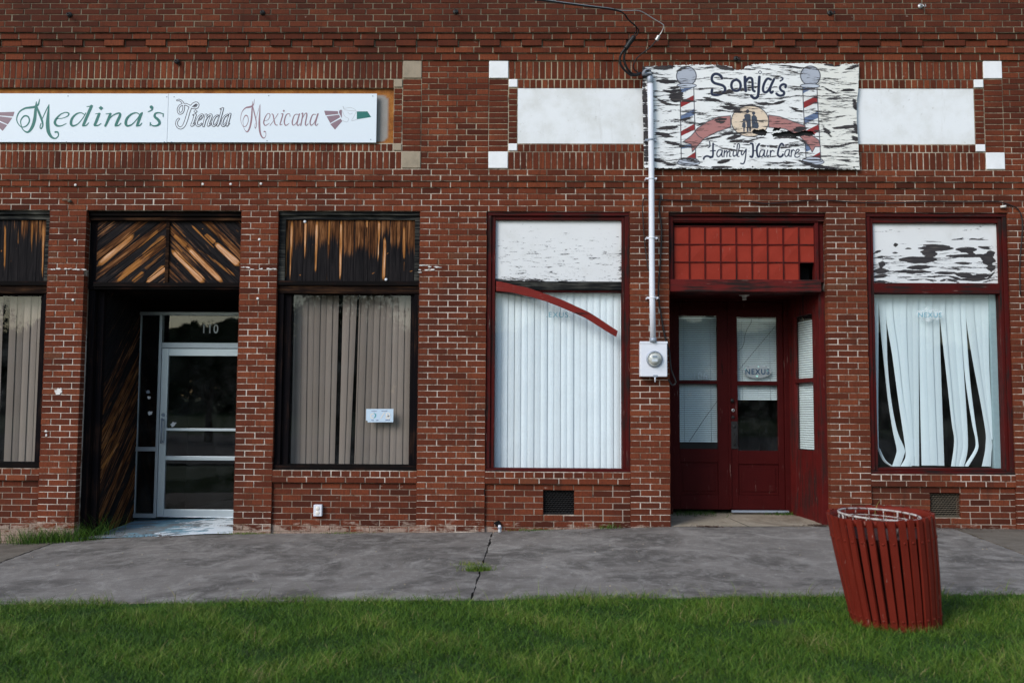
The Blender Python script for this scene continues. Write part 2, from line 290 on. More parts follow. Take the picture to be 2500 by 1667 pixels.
# nexus badge backing
def m_soft(name, col, fac):
    n = NT(name); tr = n.n('ShaderNodeBsdfTransparent').outputs[0]; df = n.n('ShaderNodeBsdfDiffuse', {'Color': (*col, 1)}).outputs[0]
    mx = n.n('ShaderNodeMixShader'); n.set(mx.inputs[0], fac if not callable(fac) else fac(n)); n.set(mx.inputs[1], tr); n.set(mx.inputs[2], df); n.t.links.new(mx.outputs[0], n.out.inputs[0]); return n.mat
M['badge'] = m_soft('clear_badge', (.45, .5, .52), .55); M['residue'] = m_soft('scraped_sticker_residue', (.75, .82, .84), lambda n: n.m('MULTIPLY', n.step(n.noise(n.obj(), 22, 5, .7), .42, .6), .42))

# ------------------------------------------------------------------ ground heights
BX = [-9, -6.5, -5.3, -4.2, -3.08, -.6, .3, 1.58, 3.3, 6, 9]; BZ = [-.2, -.17, -.135, -.068, -.024, .008, .046, .083, .10, .085, .08]
def zb(x): return np.interp(x, BX, BZ)
def zf(x): return .005 + .0185*np.clip(x, -8, 8)
YE = -3.72
def gz(x, y):
    t = np.clip(-np.asarray(y)/3.7, 0, 1); t = t*t*(3-2*t)
    return zb(x)*(1-t) + zf(x)*t + .05*np.clip(y, 0, 2)

LZ = 3.555; CP = .0668; BL = .2155; J = .0125; JZ = .0082
SILL = .669
X1, A0, A1, B0, B1, C0, C1, D0, D1, E0, E1, F0 = -6.97, -5.372, -4.954, -3.206, -2.787, -1.198, -.447, 1.145, 1.581, 3.323, 3.765, 5.328
bldg = thing('brick_building', 'long one storey red brick storefront building with white framed panels over two shops', 'building', (0, 0, 0))
# ------------------------------------------------------------------ brickwork
wb = MB()
def bcol(z=0, shift=0.):
    return min(1, max(0, random.betavariate(2.1, 2.0) + shift + (random.random() < .04)*random.uniform(-.5, .45)))
def run(x0, x1, z0, z1, y, first=BL, depth=.1, shift=0., L=BL):
    x = x0; ln = first
    while x < x1 - .02:
        e = min(x + ln, x1)
        if x1 - e < .03: e = x1
        wb.brick(x + J/2 if x > x0 else x, e - J/2 if e < x1 else e, y, z0, z1 - JZ, depth, 0, 0, bcol(z0, shift))
        x = e; ln = L
def mortar(x0, x1, z0, z1, y, a=0., y1=.3): wb.box(x0, x1, y + .0055, y1, z0, z1, 1, a)
# piers
zg = -.35
for (x0, x1, ph) in ((X1-.42, X1, 0), (A0, A1, 0), (B0, B1, 1), (C0, C1, 0), (D0, D1, 1), (E0, E1, 0), (F0, 7.4, 0)):
    k = 0
    while LZ - CP*k > zg:
        zt = LZ - CP*k
        run(x0, x1, zt-CP, zt, 0, BL if (k+ph) % 2 == 0 else BL/2, shift=.04 if zt > .4 else -.05); k += 1
    mortar(x0+.006, x1-.006, zg-.05, LZ, 0)
VENTS = [(W(1326, 1219, .04)[0], W(1402, 1219, .04)[0]), (W(2270, 1219, .04)[0], W(2345, 1219, .04)[0])]
for (x0, x1) in ((X1, A0), (B1, C0), (C1, D0), (E1, F0)):
    run(x0, x1, SILL-CP, SILL, .0, BL/2, L=BL/2, shift=-.02)     # header sill course
    run(x0, x1, SILL-2*CP, SILL-CP, .0, BL*.75, shift=-.03)
    mortar(x0+.001, x1-.001, SILL-2*CP+.004, SILL, 0.0)
    vs = [v for v in VENTS if x0 < v[0] < x1]
    k = 2
    while SILL - CP*k > zg:
        zt = SILL - CP*k
        if vs and 3 <= k <= 6:
            run(x0, vs[0][0], zt-CP, zt, .03, BL*(.5 + .5*(k % 2)), shift=-.14); run(vs[0][1], x1, zt-CP, zt, .03, BL*(.45 + .5*(k % 2)), shift=-.14)
        else: run(x0, x1, zt-CP, zt, .03, BL*(.5 + .5*(k % 2)), shift=-.14)
        k += 1
    if vs:
        mortar(x0+.001, vs[0][0]-.004, zg, SILL-2*CP+.002, .03, .7); mortar(vs[0][1]+.004, x1-.001, zg, SILL-2*CP+.002, .03, .7)
        mortar(vs[0][0]-.002, vs[0][1]+.002, zg, SILL-7*CP, .032, .3); mortar(vs[0][0]-.002, vs[0][1]+.002, SILL-3*CP, SILL-2*CP+.001, .032, .5)
    else: mortar(x0+.001, x1-.001, zg, SILL-2*CP+.002, .03, .8)
# above the openings
XL, XR = -7.39, 7.4
zs = [3.555, 3.622, 3.689, 3.756, 3.823, 3.892, 3.958, 4.025]; ys = [0, 0, 0, 0, -.016, -.034, -.034]
for i in range(7):
    run(XL, XR, zs[i], zs[i+1], ys[i], BL*(.3 + .5*(i % 2)), .12)
mortar(XL+.003, XR-.003, LZ-.002, 3.823, 0); mortar(XL+.003, XR-.003, 3.823, 3.889, -.016); mortar(XL+.003, XR-.003, 3.889, 4.03, -.034)
Y2 = -.034
PB0, PB1 = 4.025, 5.268; n19 = 19; cp2 = (PB1-PB0)/n19
def field(x0, x1, ph=0):
    for i in range(n19): run(x0, x1, PB0+cp2*i, PB0+cp2*(i+1), Y2, BL*(.35 + .5*((i+ph) % 2)), .12)
field(-1.19, -.44); field(5.305, XR, 1)
mortar(XL+.004, XR-.004, 4.028, 5.27, Y2+.0345)                           # deep backing behind panels
mortar(-1.19, -.44, 4.03, 5.27, Y2); mortar(5.305, XR-.003, 4.03, 5.27, Y2)
def soldiers(x0, x1, z0, z1):
    n = round((x1-x0)/.0685); w = (x1-x0)/n
    for i in range(n): wb.brick(x0+w*i+J/2, x0+w*(i+1)-J/2, Y2, z0, z1-J, .1, 0, 0, bcol())
def stack(x0, x1, z0, z1):
    n = round((z1-z0)/cp2); h = (z1-z0)/n
    for i in range(n): wb.brick(x0+J/2, x1-J/2, Y2, z0+h*i, z0+h*(i+1)-JZ, .1, 0, 0, bcol())
def panelframe(xi0, xi1, xs0, xs1, xb0, xb1):
    """inner panel x, small block outer x, big block outer x (left,right)"""
    soldiers(xs0 if xs0 > -7 else XL, xs1, 5.058, 5.268); soldiers(xi0 if xi0 > -7 else XL, xi1, 4.951, 5.058)
    soldiers(xi0 if xi0 > -7 else XL, xi1, 4.228, 4.318); soldiers(xs0 if xs0 > -7 else XL, xs1, 4.027, 4.228)
    mortar(max(xb0, XL+.003), xb1, 4.95, 5.27, Y2-.0005); mortar(max(xb0, XL+.003), xb1, 4.028, 4.318, Y2-.0005)
    for (a, b, c) in ((xi0, xs0, xb0), (xi1, xs1, xb1)):
        if a < -7: continue
        lo, hi = min(a, b), max(a, b); stack(lo, hi, 4.318, 4.951); 
        lo2, hi2 = min(b, c), max(b, c); stack(lo2, hi2, 4.228, 5.058)
        mortar(min(a, c), max(a, c), 4.317, 4.952, Y2-.0003)
panelframe(-7.5, -1.507, -7.5, -1.409, -7.5, -1.193)
panelframe(-.112, 4.983, -.215, 5.092, -.438, 5.303)
# corbel courses
for (z0, z1, y) in ((5.268, 5.346, -.052), (5.346, 5.417, -.070), (5.492, 5.563, -.096)):
    run(XL, XR, z0, z1, y, BL*random.uniform(.3, .9), .12); mortar(XL+.003, XR-.003, z0-.001, z1, y)
x = XL; i = 0
while x < XR - .1:
    e = min(x+.236, XR); wb.brick(x+J/2, e-J/2, -.093 if i % 2 else -.070, 5.417 + (0 if i % 2 else -.0), 5.492-JZ, .12, 0, 0, bcol()); x = e; i += 1
mortar(XL+.003, XR-.003, 5.417, 5.492, -.068)
z = 5.563; i = 0
while z < 6.75:
    h = CP*random.uniform(.97, 1.03) if i != 2 else CP*1.12
    run(XL, XR, z, z+h, -.116, BL*(.3 + .5*(i % 2) + random.uniform(-.12, .12)), .12, shift=-.03); z += h; i += 1
mortar(XL+.003, XR-.003, 5.560, z, -.116); ztop = z
wb.build('wall', [M['brick'], M['mortar']], bldg)
# coping, side and rear walls, roof
mb = MB(); mb.box(XL-.03, XR+.03, -.15, .34, ztop+.001, ztop+.09); mb.build('coping', M['stone'], bldg, .006)
mb = MB(); mb.box(XL, XL+.28, .301, 9, -.4, ztop); mb.box(XR-.28, XR, .301, 9, -.4, ztop); mb.box(XL+.281, XR-.281, 8.75, 9, -.4, ztop); mb.box(XL+.282, XR-.282, .302, 8.74, 6.1, 6.25)
mb.box(XL+.29, XR-.29, 4.0, 4.1, -.4, 6.09)
mb.build('rear_walls', M['brick'], bldg)
# backing of the wall over the openings (lintel soffit)
mb = MB(); mb.box(XL+.3, XR-.3, .13, .3, 3.40, 3.554); mb.build('lintel', M['timber'], bldg)
# recessed panels and blocks
mb = MB()   # rusty plaster panel on the left with painted/plastered centre
xs_ = np.linspace(-7.36, -1.507, 220); zs_ = np.linspace(4.318, 4.951, 40); vs = []; av = []
cx1 = W(946, 280, 0)[0]
for zz_ in zs_:
    for xx_ in xs_:
        vs.append((xx_, .0, zz_)); dx = cx1 - xx_; dz = min(zz_-4.345, 4.875-zz_); r = .06
        d = min(dx, dz) if min(dx, dz) > r or max(dx, dz) < 0 else (r - math.hypot(max(r-dx, 0), max(r-dz, 0)))
        av.append(float(np.clip(d/.012+.5, 0, 1)))
nx = len(xs_); mb.add(vs, [(j*nx+i, j*nx+i+1, (j+1)*nx+i+1, (j+1)*nx+i) for j in range(len(zs_)-1) for i in range(nx-1)], 0, av)
mb.build('fascia_panel', M['rust'], bldg)['label'] = 'rust stained plaster strip behind the long sign'
mb = MB(); mb.box(-.112, 4.983, -.027, .02, 4.315, 4.953); o = mb.build('fascia_panel', M['stucco'], bldg, .004); o['label'] = 'long white painted panel'
def block(x0, x1, z0, z1, mat): 
    m_ = MB(); m_.box(x0+.003, x1-.003, Y2-.008, .05, z0+.003, z1-.004); m_.build('corner_block', mat, bldg, .006)
for (bx, mt) in (((-1.409, -1.507, -1.193), M['stone']), ((-.215, -.112, -.438), M['whiteblock']), ((5.092, 4.983, 5.303), M['whiteblock'])):
    s0, i0, b0 = bx
    for (za, zb_, zc, zd) in ((4.957, 5.055, 5.060, 5.266), (4.230, 4.318, 4.030, 4.226)):
        block(min(s0, i0), max(s0, i0), za, zb_, mt); block(min(s0, b0), max(s0, b0), zc, zd, mt)
# vents in the aprons
for (va, vb), lab in zip(VENTS, ('dark iron lattice vent', 'dusty tan lattice vent')):
    z1, z0 = SILL-3*CP, SILL-7*CP; mb = MB(); mb.box(va-.002, vb+.002, .16, .19, z0, z1, 1)
    n = 9
    for r in range(11):
        for c in range(10):
            cx = va + (c + .5*(r % 2))*(vb-va)/9.5; cz = z0 + .02 + r*(z1-z0-.03)/10.5; hw = (vb-va)/30; hh = (z1-z0)/38
            mb.tube([(cx-hw*1.8, .075, cz-hh), (cx, .068, cz+hh), (cx+hw*1.8, .075, cz-hh)], .004, 5)
            mb.tube([(cx-hw*1.2, .072, cz+hh*.8), (cx, .078, cz-hh), (cx+hw*1.2, .072, cz+hh*.8)], .0035, 5)
    mb.box(va, vb, .06, .085, z0, z0+.012)
    o = mb.build('vent_grille', [M['black'] if 'iron' in lab else M['dustiron'], M['dark']], bldg); o['label'] = lab
# lime smears left by an old awning flashing
def blob(cx, cz, w, h, y=0, n=18, jag=.35):
    pts = []
    for k in range(n):
        an = 2*math.pi*k/n; r = 1 + random.uniform(-jag, jag); pts.append((cx + math.cos(an)*w/2*r, cz + math.sin(an)*h/2*r))
    return pts
mb = MB(); yy = -.0035
for (ua, ub, v) in ((590, 612, 653), (614, 640, 657), (640, 672, 656), (1024, 1048, 648), (1024, 1062, 659), (1060, 1080, 652), (1046, 1050, 652), (190, 208, 658), (120, 150, 657), (152, 185, 657), (1024, 1027, 665)):
    mb = MB()
    xa, z_ = W(ua, v); xb, _ = W(ub, v)
    for q in range(max(2, int((xb-xa)/.02))):
        cx = xa + (xb-xa)*random.random(); mb.prism(blob(cx, z_+random.uniform(-.005, .005), random.uniform(.02, .045), random.uniform(.006, .014)), yy, .001); yy -= .0001
    mb.build('lime_smear', M['plaster'], bldg)
for (u, v, w, h) in ((143, 955, .085, .07), (112, 1052, .03, .02), (113, 1062, .02, .03)):
    x_, z_ = W(u, v); mb = MB(); mb.prism(blob(x_, z_, w, h, 0), -.004, .002); mb.build('filler_patch', M['plaster'], bldg)

# ------------------------------------------------------------------ shared window helpers
def frame(pieces, name, mat, parent, bevel=.004):
    groups = []                                   # pieces that touch share a mesh, separate pieces are parts of their own
    for p in pieces:
        hit = [g for g in groups if any(p[0] < q[1]+.004 and q[0] < p[1]+.004 and p[2] < q[3]+.004 and q[2] < p[3]+.004 and p[4] < q[5]+.004 and q[4] < p[5]+.004 for q in g)]
        ng = [p]
        for g in hit: ng += g; groups.remove(g)
        groups.append(ng)
    first = None
    for g in groups:
        mb = MB()
        for p in g: mb.box(*p)
        o = mb.build(name, mat, parent, bevel); first = first or o
    return first
def pane(x0, x1, z0, z1, y, mat, parent, name='pane', th=.005):
    mb = MB(); mb.add([(x0, y, z0), (x1, y, z0), (x1, y, z1), (x0, y, z1)], [(0, 1, 2, 3)]); return mb.build(name, mat, parent)
def room(x0, x1, y0, y1, z0, z1, mat, parent, name='interior'):
    mb = MB(); vs = [(x0,y0,z0),(x1,y0,z0),(x1,y1,z0),(x0,y1,z0),(x0,y0,z1),(x1,y0,z1),(x1,y1,z1),(x0,y1,z1)]
    mb.add(vs, [(0,1,2,3),(7,6,5,4),(1,5,6,2),(3,2,6,7),(0,3,7,4)]); return mb.build(name, mat, parent)
def slat(mb, rows, y, a=0., b=0., mat=0, curve=.006, turn=-.012):
    """rows: list (xl,xr,z) top to bottom -> gently cupped vertical slat"""
    vs = []; N = 5
    for (xl, xr, z) in rows:
        for k in range(N):
            t = k/(N-1); vs.append((xl+(xr-xl)*t, y - curve*4*t*(1-t) + turn*(t-.5), z))
    n = len(rows); mb.add(vs, [((i+1)*N+k, (i+1)*N+k+1, i*N+k+1, i*N+k) for i in range(n-1) for k in range(N-1)], mat, a, b, smooth=True)

# ------------------------------------------------------------------ plank panels (grid with grooves)
def seg_d(px, py, ax, ay, bx, by):
    dx, dy = bx-ax, by-ay; L = dx*dx+dy*dy+1e-12; t = np.clip(((px-ax)*dx+(py-ay)*dy)/L, 0, 1)
    return np.hypot(px-ax-t*dx, py-ay-t*dy), t
def plankpanel(name, label, parent, P, x0, x1, z0, z1, cell, plank, bands, toneb, clip=None):
    """P(s,t,d) -> xyz ; plank(s,t)-> (index, fraction, along, across) ; bands: list of (ax,az,bx,bz,w0,w1,strength)"""
    nx = int((x1-x0)/cell)+1; nz = int((z1-z0)/cell)+1
    S, T = np.meshgrid(np.linspace(x0, x1, nx), np.linspace(z0, z1, nz))
    idx, fr, al, ac = plank(S, T)
    jit = rng.random(4000); VN = rng.random((64, 64))
    def vn(x, y):
        xi, yi = np.floor(x).astype(int), np.floor(y).astype(int); fx, fy = x-xi, y-yi; fx = fx*fx*(3-2*fx); fy = fy*fy*(3-2*fy); g_ = lambda a_, b_: VN[a_ % 64, b_ % 64]
        return (g_(xi, yi)*(1-fx)+g_(xi+1, yi)*fx)*(1-fy)+(g_(xi, yi+1)*(1-fx)+g_(xi+1, yi+1)*fx)*fy
    groove = np.clip(1 - np.minimum(fr, 1-fr)/.075, 0, 1)
    a = np.zeros_like(S)
    for (ax, az, bx, bz, w0, w1, st) in bands:
        d, t = seg_d(S, T, ax, az, bx, bz); w = w0+(w1-w0)*t
        w = w*(.82+.36*vn(al*4+ax*31, ac*3+bx*17))*(1-.6*np.abs(2*t-1)**7); ends = np.clip(np.minimum(t, 1-t)*6+.4, 0, 1)
        a = np.maximum(a, st*ends*(.72+.4*vn(al*5+bx*11, ac*60))*np.clip(2.1 - d/(w/2+1e-4)*1.6, 0, 1)*(1-groove*.55))
    b = np.clip(toneb(S, T, jit[(idx.astype(int)+500) % 4000]) - groove*.9, 0, 1)
    dep = groove*.006 + (jit[(idx.astype(int)+1500) % 4000])*.004
    vs = [P(float(s), float(t), float(d)) for s, t, d in zip(S.ravel(), T.ravel(), dep.ravel())]
    g = [(float(p), float(q)+float(i)*3.7, float(i)*1.3) for p, q, i in zip(al.ravel(), ac.ravel(), idx.ravel())]
    fs = [(j*nx+i, j*nx+i+1, (j+1)*nx+i+1, (j+1)*nx+i) for j in range(nz-1) for i in range(nx-1)]
    mb = MB(); mb.add(vs, fs, 0, a.ravel().tolist(), b.ravel().tolist(), g)
    o = mb.build(name, M['wood'], parent)
    if label: o['label'] = label
    return o

# ------------------------------------------------------------------ dark timber windows (far left and next to the left door)
def darkwindow(x0, x1, lab, glz=(718, 1133), um=850, jl=.03):
    """frame parts in world x; heights from the photo column um"""
    zt = LZ; zp1 = W(um, 537, .06)[1]; zp0 = W(um, 687, .06)[1]; zh = W(um, 706, .05)[1]; zg1 = W(um, glz[0], .12)[1]; zg0 = W(um, glz[1], .12)[1]
    f = frame([(x0, x1, .03, .3, zt-.045, zt-.002), (x0, x1, .055, .3, zp1, zt-.046),                       # top strips
               (x0, x0+.075, .045, .3, zp0, zp1-.001), (x1-.06, x1, .045, .3, zp0, zp1-.001)], 'window', M['greywood'], bldg)
    f['label'] = lab
    frame([(x0, x1, .02, .3, zp0-.05, zp0-.001)], 'ledge', M['timber'], f)
    frame([(x0+.001, x1-.001, .04, .3, zh-.05, zp0-.051)], 'rail', M['brownwood'], f)
    frame([(x0, x0+.07, .05, .28, SILL+.055, zh-.051), (x1-.055, x1, .05, .28, SILL+.055, zh-.051), (x0+.0705, x0+.15, .085, .28, zg0-.03, zh-.051), (x1-.1, x1-.0555, .085, .28, zg0-.03, zh-.051),
           (x0+.0705, x1-.0555, .0845, .28, zg1, zh-.052)], 'jamb', M['timberv'], f)
    frame([(x0+.0, x1, .03, .28, SILL+.001, SILL+.054), (x0+.0705, x1-.0555, .07, .28, SILL+.0545, zg0)], 'sill', M['timber'], f)
    pane(x0+.14, x1-.09, zg0-.005, zg1+.005, .13, M['glass'], f)
    room(x0+.05, x1-.05, .285, 1.4, SILL+.0, zt-.01, M['dark'], f)
    return f, zp0, zp1, zg0, zg1
w2, zp0, zp1, zg0, zg1 = darkwindow(B1, C0, 'dark weathered timber window with brown upright boards above taupe blinds')
# upright boards over window 2: tones traced from the photo (u positions in the 5.88x crop)
def wx(cx): return W(660+cx/5.88, 600, .075)[0]
def wz(cy): return W(860, 500+cy/5.88, .075)[1]
edges = [wx(c) for c in (200, 275, 330, 478, 523, 637, 688, 820, 862, 988, 1042, 1205, 1352, 1404, 1533, 1583, 1715, 1885, 1945, 2085)]
def plank2(S, T):
    E = np.array(edges); i = np.clip(np.searchsorted(E, S.ravel())-1, 0, len(E)-2).reshape(S.shape)
    fr = (S-E[i])/(E[i+1]-E[i]); return i+20., fr, T, S
bb = []
for (c0, cy0, c1, cy1, w0, w1, st) in ((225, 430, 222, 1090, 30, 36, .75), (305, 215, 290, 1090, 42, 16, 1), (500, 215, 495, 790, 46, 10, 1), (662, 225, 655, 990, 48, 22, 1), (842, 225, 835, 600, 40, 26, .75),
      (1012, 215, 1010, 1090, 46, 26, 1), (1380, 215, 1380, 330, 40, 30, .9), (1560, 215, 1548, 820, 46, 12, 1.05), (1640, 450, 1632, 1090, 40, 62, .95), (1920, 300, 1922, 800, 42, 30, .85), (1925, 800, 1920, 960, 22, 10, .6),
      (1480, 975, 1486, 985, 50, 50, .85), (2025, 945, 2028, 955, 50, 50, .85), (435, 1000, 437, 1020, 26, 26, .8), (893, 900, 895, 905, 30, 30, .5), (762, 770, 765, 780, 22, 22, .5), (818, 1000, 820, 1080, 14, 14, .7),
      (975, 600, 977, 610, 30, 30, .5), (1680, 690, 1690, 700, 40, 40, .6), (600, 560, 605, 590, 44, 44, .42), (1460, 290, 1462, 300, 50, 60, .4)):
    bb.append((wx(c0), wz(cy0), wx(c1), wz(cy1), w0*.00077, w1*.00077, st))
def tone2(S, T, j): 
    t = (T-zp0)/(zp1-zp0); return .12 + np.clip((t-.38+.3*(j-.5))*2.3, 0, 1)*(.5+.4*j)
PP = lambda y0: (lambda s, t, d: (s, y0+d, t))
plankpanel('boarding', 'upright boards, black below with bare streaks', w2, PP(.075), B1+.07, C0-.055, zp0-.002, zp1+.002, .007, plank2, bb, tone2)
mb = MB()
for (cx, cy) in ((496, 243), (1660, 1073)):
    x_, z_ = W(660+cx/5.88, 500+cy/5.88, .07); mb = MB(); mb.lathe([(.001, -.006), (.014, -.005), (.016, 0), (.016, .006)], (x_, .07, z_), 'y', 14); mb.build('washer', M['white'], w2)
w1, zp0b, zp1b, zg0b, zg1b = darkwindow(X1, A0, 'leftmost dark timber window cut by the left edge of the view', (722, 1127), 60)
E1_ = [X1+.07+.105*i for i in range(16)]
def plank1(S, T):
    E = np.array(E1_); i = np.clip(np.searchsorted(E, S.ravel())-1, 0, len(E)-2).reshape(S.shape); return i+60., (S-E[i])/(E[i+1]-E[i]), T, S
b1 = []
for (u0, v0, u1, v1, w, st) in ((12, 545, 11, 660, .03, .8), (78, 540, 77, 620, .02, .7), (106, 545, 103, 685, .03, .9), (26, 635, 26, 640, .03, .6), (45, 545, 44, 600, .02, .5), (3, 610, 3, 615, .03, .7), (40, 605, 41, 610, .02, .5)):
    xa, za = W(u0, v0, .075); xb, zb2 = W(u1, v1, .075); b1.append((xa, za, xb, zb2, w, w*.6, st))
for q in range(6):
    xq = -6.8+q*.14; b1.append((xq, zp1b, xq, zp1b-.4, .03, .015, random.uniform(.4, .9)))
plankpanel('boarding', 'upright boards, black at the foot', w1, PP(.075), X1+.07, A0-.055, zp0b-.002, zp1b+.002, .009, plank1, b1, lambda S, T, j: .02+np.clip(((T-zp0b)/(zp1b-zp0b)-.4)*2, 0, 1)*(.3+.4*j))

def blinds(name, label, slats, mat, group=None, head=None):
    t = thing(name, label, 'blinds', (0, 0, 0), group); mb = MB()
    for s_ in slats: slat(mb, *s_)
    mb.build('slats', mat, t)
    if head: m2 = MB(); m2.box(*head); m2.build('headrail', M['white'], t)
    return t
def bx_(c, cy, y): return W(600+c/1.823, 480+cy/1.823, y)
S2 = []
def grp(tl, tr, bl, br, n, y, out, ztop_, zbot_, conv, cyt, cyb, rnd=.3):
    for i in range(n):
        a0, a1 = tl+(tr-tl)*i/n, tl+(tr-tl)*(i+1)/n; c0, c1 = bl+(br-bl)*i/n, bl+(br-bl)*(i+1)/n
        rows = []
        for k in range(7):
            q = k/6; cy = cyt+(cyb-cyt)*q; l = conv(a0+(c0-a0)*q, cy, y)[0]; r = conv(a1+(c1-a1)*q, cy, y)[0]
            rows.append((l+.001, r+.006, ztop_+(zbot_-ztop_)*q))
        out.append((rows, y + (i % 2)*.004, 0., random.random(), 0, .007*random.uniform(.6, 1.3)))
yb = .22; zt_, zb_ = zg1+.1, bx_(0, 1188, yb)[1]
grp(192, 413, 185, 393, 8, yb, S2, zt_, zb_, bx_, 440, 1188); grp(433, 495, 413, 460, 2, yb, S2, zt_, zb_, bx_, 440, 1188); grp(505, 512, 482, 488, 1, yb+.01, S2, zt_, zb_, bx_, 440, 1188); grp(516, 760, 487, 752, 9, yb, S2, zt_, zb_, bx_, 440, 1188)
blinds('vertical_blinds', 'taupe vertical blinds with two dark gaps in the window right of door 110', S2, M['blindtaupe'])
S1 = []
def b1c(c, cy, y): return W(c/1.823, 480+cy/1.823, y)
grp(-330, 15, -360, -10, 11, yb, S1, zg1b+.1, W(40, 1130, yb)[1], b1c, 440, 1180); grp(45, 230, 15, 200, 6, yb, S1, zg1b+.1, W(40, 1130, yb)[1], b1c, 440, 1180)
blinds('vertical_blinds', 'grey taupe vertical blinds with one dark gap in the leftmost window', S1, M['blindtaupe'])
# numbered paper taped inside window 2
xa, za = W(894, 998, .125); xb, zb2 = W(960, 1031, .125); zc = W(900, 1026, .125)[1]
st = thing('paper_notice', 'small pale blue paper notice stuck on the glass in front of the taupe blinds', 'notice', ((xa+xb)/2, .125, (za+zb2)/2))
mb = MB(); mb.prism([(xa+.02, zb2), (xb, zb2+.004), (xb, za+.003), (xa, za), (xa, zc), (xa+.018, zc-.004)], .126, .1275); mb.build('paper', M['sticker'], st)
def sk(cx, cy): return W(880+cx/22.4, 980+cy/22.4, .124)

# ------------------------------------------------------------------ strokes (lettering)
def cr(pts, ws, sub=6):
    P_ = [Vector((p[0], p[1])) for p in pts]; ws = list(ws) if hasattr(ws, '__len__') else [ws]*len(pts)
    out = []; wo = []; n = len(P_)
    for i in range(n-1):
        p0, p1, p2, p3 = P_[max(i-1, 0)], P_[i], P_[i+1], P_[min(i+2, n-1)]
        for k in range(sub):
            t = k/sub
            q = .5*((2*p1)+(-p0+p2)*t+(2*p0-5*p1+4*p2-p3)*t*t+(-p0+3*p1-3*p2+p3)*t**3); out.append(q); wo.append(ws[i]+(ws[i+1]-ws[i])*t)
    out.append(P_[-1]); wo.append(ws[-1]); return out, wo
LAY = [0.0]
def ribbon(mb, pts, ws, conv, y, mat=0, extra=0., sub=6, cap=True):
    P_, Wd = cr(pts, ws, sub) if len(pts) > 2 else ([Vector(p) for p in pts], list(ws) if hasattr(ws, '__len__') else [ws]*2)
    LAY[0] += .00006; yy = y - LAY[0]; L = []; Rr = []
    n = len(P_)
    for i in range(n):
        t = (P_[min(i+1, n-1)]-P_[max(i-1, 0)]); t = t.normalized() if t.length > 1e-6 else Vector((1, 0)); nn = Vector((-t.y, t.x)); w = max(Wd[i]+extra, .1)/2
        L.append(P_[i]+nn*w); Rr.append(P_[i]-nn*w)
    vs = [conv(*p) for p in L]+[conv(*p) for p in Rr]; vs = [(a_, yy, b_) for a_, b_ in vs]
    fs = [(i, i+1, n+i+1, n+i) for i in range(n-1)]; mb.add(vs, fs, mat)
    if cap:
        for (p, w) in ((P_[0], Wd[0]), (P_[-1], Wd[-1])):
            if w+extra > 4:
                LAY[0] += .00003; m_ = 12; r = (w+extra)/2; cc = [conv(p.x+r*math.cos(2*math.pi*k/m_), p.y+r*math.sin(2*math.pi*k/m_)) for k in range(m_)]
                mb.add([(a_, y-LAY[0], b_) for a_, b_ in cc], [tuple(range(m_))], mat)
def flat(mb, pts, conv, y, mat=0):
    LAY[0] += .00006; from mathutils.geometry import tessellate_polygon
    q = [conv(*p) for p in pts]; tri = tessellate_polygon([[Vector((a_, b_, 0)) for a_, b_ in q]]); mb.add([(a_, y-LAY[0], b_) for a_, b_ in q], [tuple(t) for t in tri], mat)
def scl(f, pts): return [f(*p) for p in pts]
# paper notice print
mb = MB(); LAY[0] = 0
ribbon(mb, [(600, 520), (740, 530), (900, 515)], [20, 34, 20], sk, .1255, 0); ribbon(mb, [(1160, 515), (1300, 525), (1460, 515)], 30, sk, .1255, 0)
for a_, b_ in (((600, 1025), (720, 1030)), ((860, 1030), (970, 1020)), ((1380, 1010), (1510, 1010)), ((1550, 1000), (1600, 1015))): ribbon(mb, [a_, b_], 38, sk, .1255, 0)
ribbon(mb, [(720, 635), (810, 680), (830, 770), (790, 850), (720, 905)], [20, 50, 60, 50, 20], sk, .1255, 2)
ribbon(mb, [(700, 660), (600, 690), (560, 780), (600, 880), (690, 900)], 60, sk, .1255, 1); ribbon(mb, [(1300, 600), (1200, 760), (1110, 910)], 50, sk, .1255, 1)
ribbon(mb, [(1500, 620), (1410, 680), (1430, 760), (1580, 810), (1600, 890), (1500, 920), (1400, 870), (1560, 770), (1600, 680), (1500, 620)], 60, sk, .1255, 1)
mb.build('print', [M['stdark'], M['stpale'], M['stteal']], st)

# ------------------------------------------------------------------ red framed windows
def redwindow(x0, x1, um, lab, ul, ur, vb, vbar, vg):
    yf = .035; bxl = W(ul[0], 600, .08)[0]; bxr = W(ul[1], 600, .08)[0]; gxl = W(ur[0], 1000, .1)[0]; gxr = W(ur[1], 1000, .1)[0]
    zb1, zb0 = W(um, vb[0], .08)[1], W(um, vb[1], .08)[1]; zr0 = W(um, vbar, .08)[1]; zg0_ = W(um, vg, .1)[1]
    f = frame([(x0+.001, x0+.05, yf-.012, .3, SILL+.035, LZ-.046), (x1-.05, x1-.001, yf-.012, .3, SILL+.035, LZ-.046),
               (x0+.0505, bxl, yf+.008, .3, SILL+.036, LZ-.05), (bxr, x1-.0505, yf+.008, .3, SILL+.036, LZ-.05),
               (x0+.001, x1-.001, yf-.015, .3, LZ-.045, LZ-.002, 1), (bxl+.0005, bxr-.0005, yf+.012, .3, zb1, LZ-.0465, 1), (x0+.001, x1-.001, yf-.02, .3, SILL+.001, SILL+.034, 1), (bxl+.0005, bxr-.0005, yf+.011, .3, SILL+.036, zg0_, 1)], 'window', [M['redv'], M['redh']], bldg); f['label'] = lab
    return f, bxl, bxr, zb1, zb0, zr0, zg0_, gxl, gxr
w3, L3, R3, zb1, zb0, zr0, zq0, gl3, gr3 = redwindow(C1, D0, 1366, 'red framed window with a plain white board above pale blinds', (1210, 1517), (1207, 1519), (539, 687), 713, 1144)
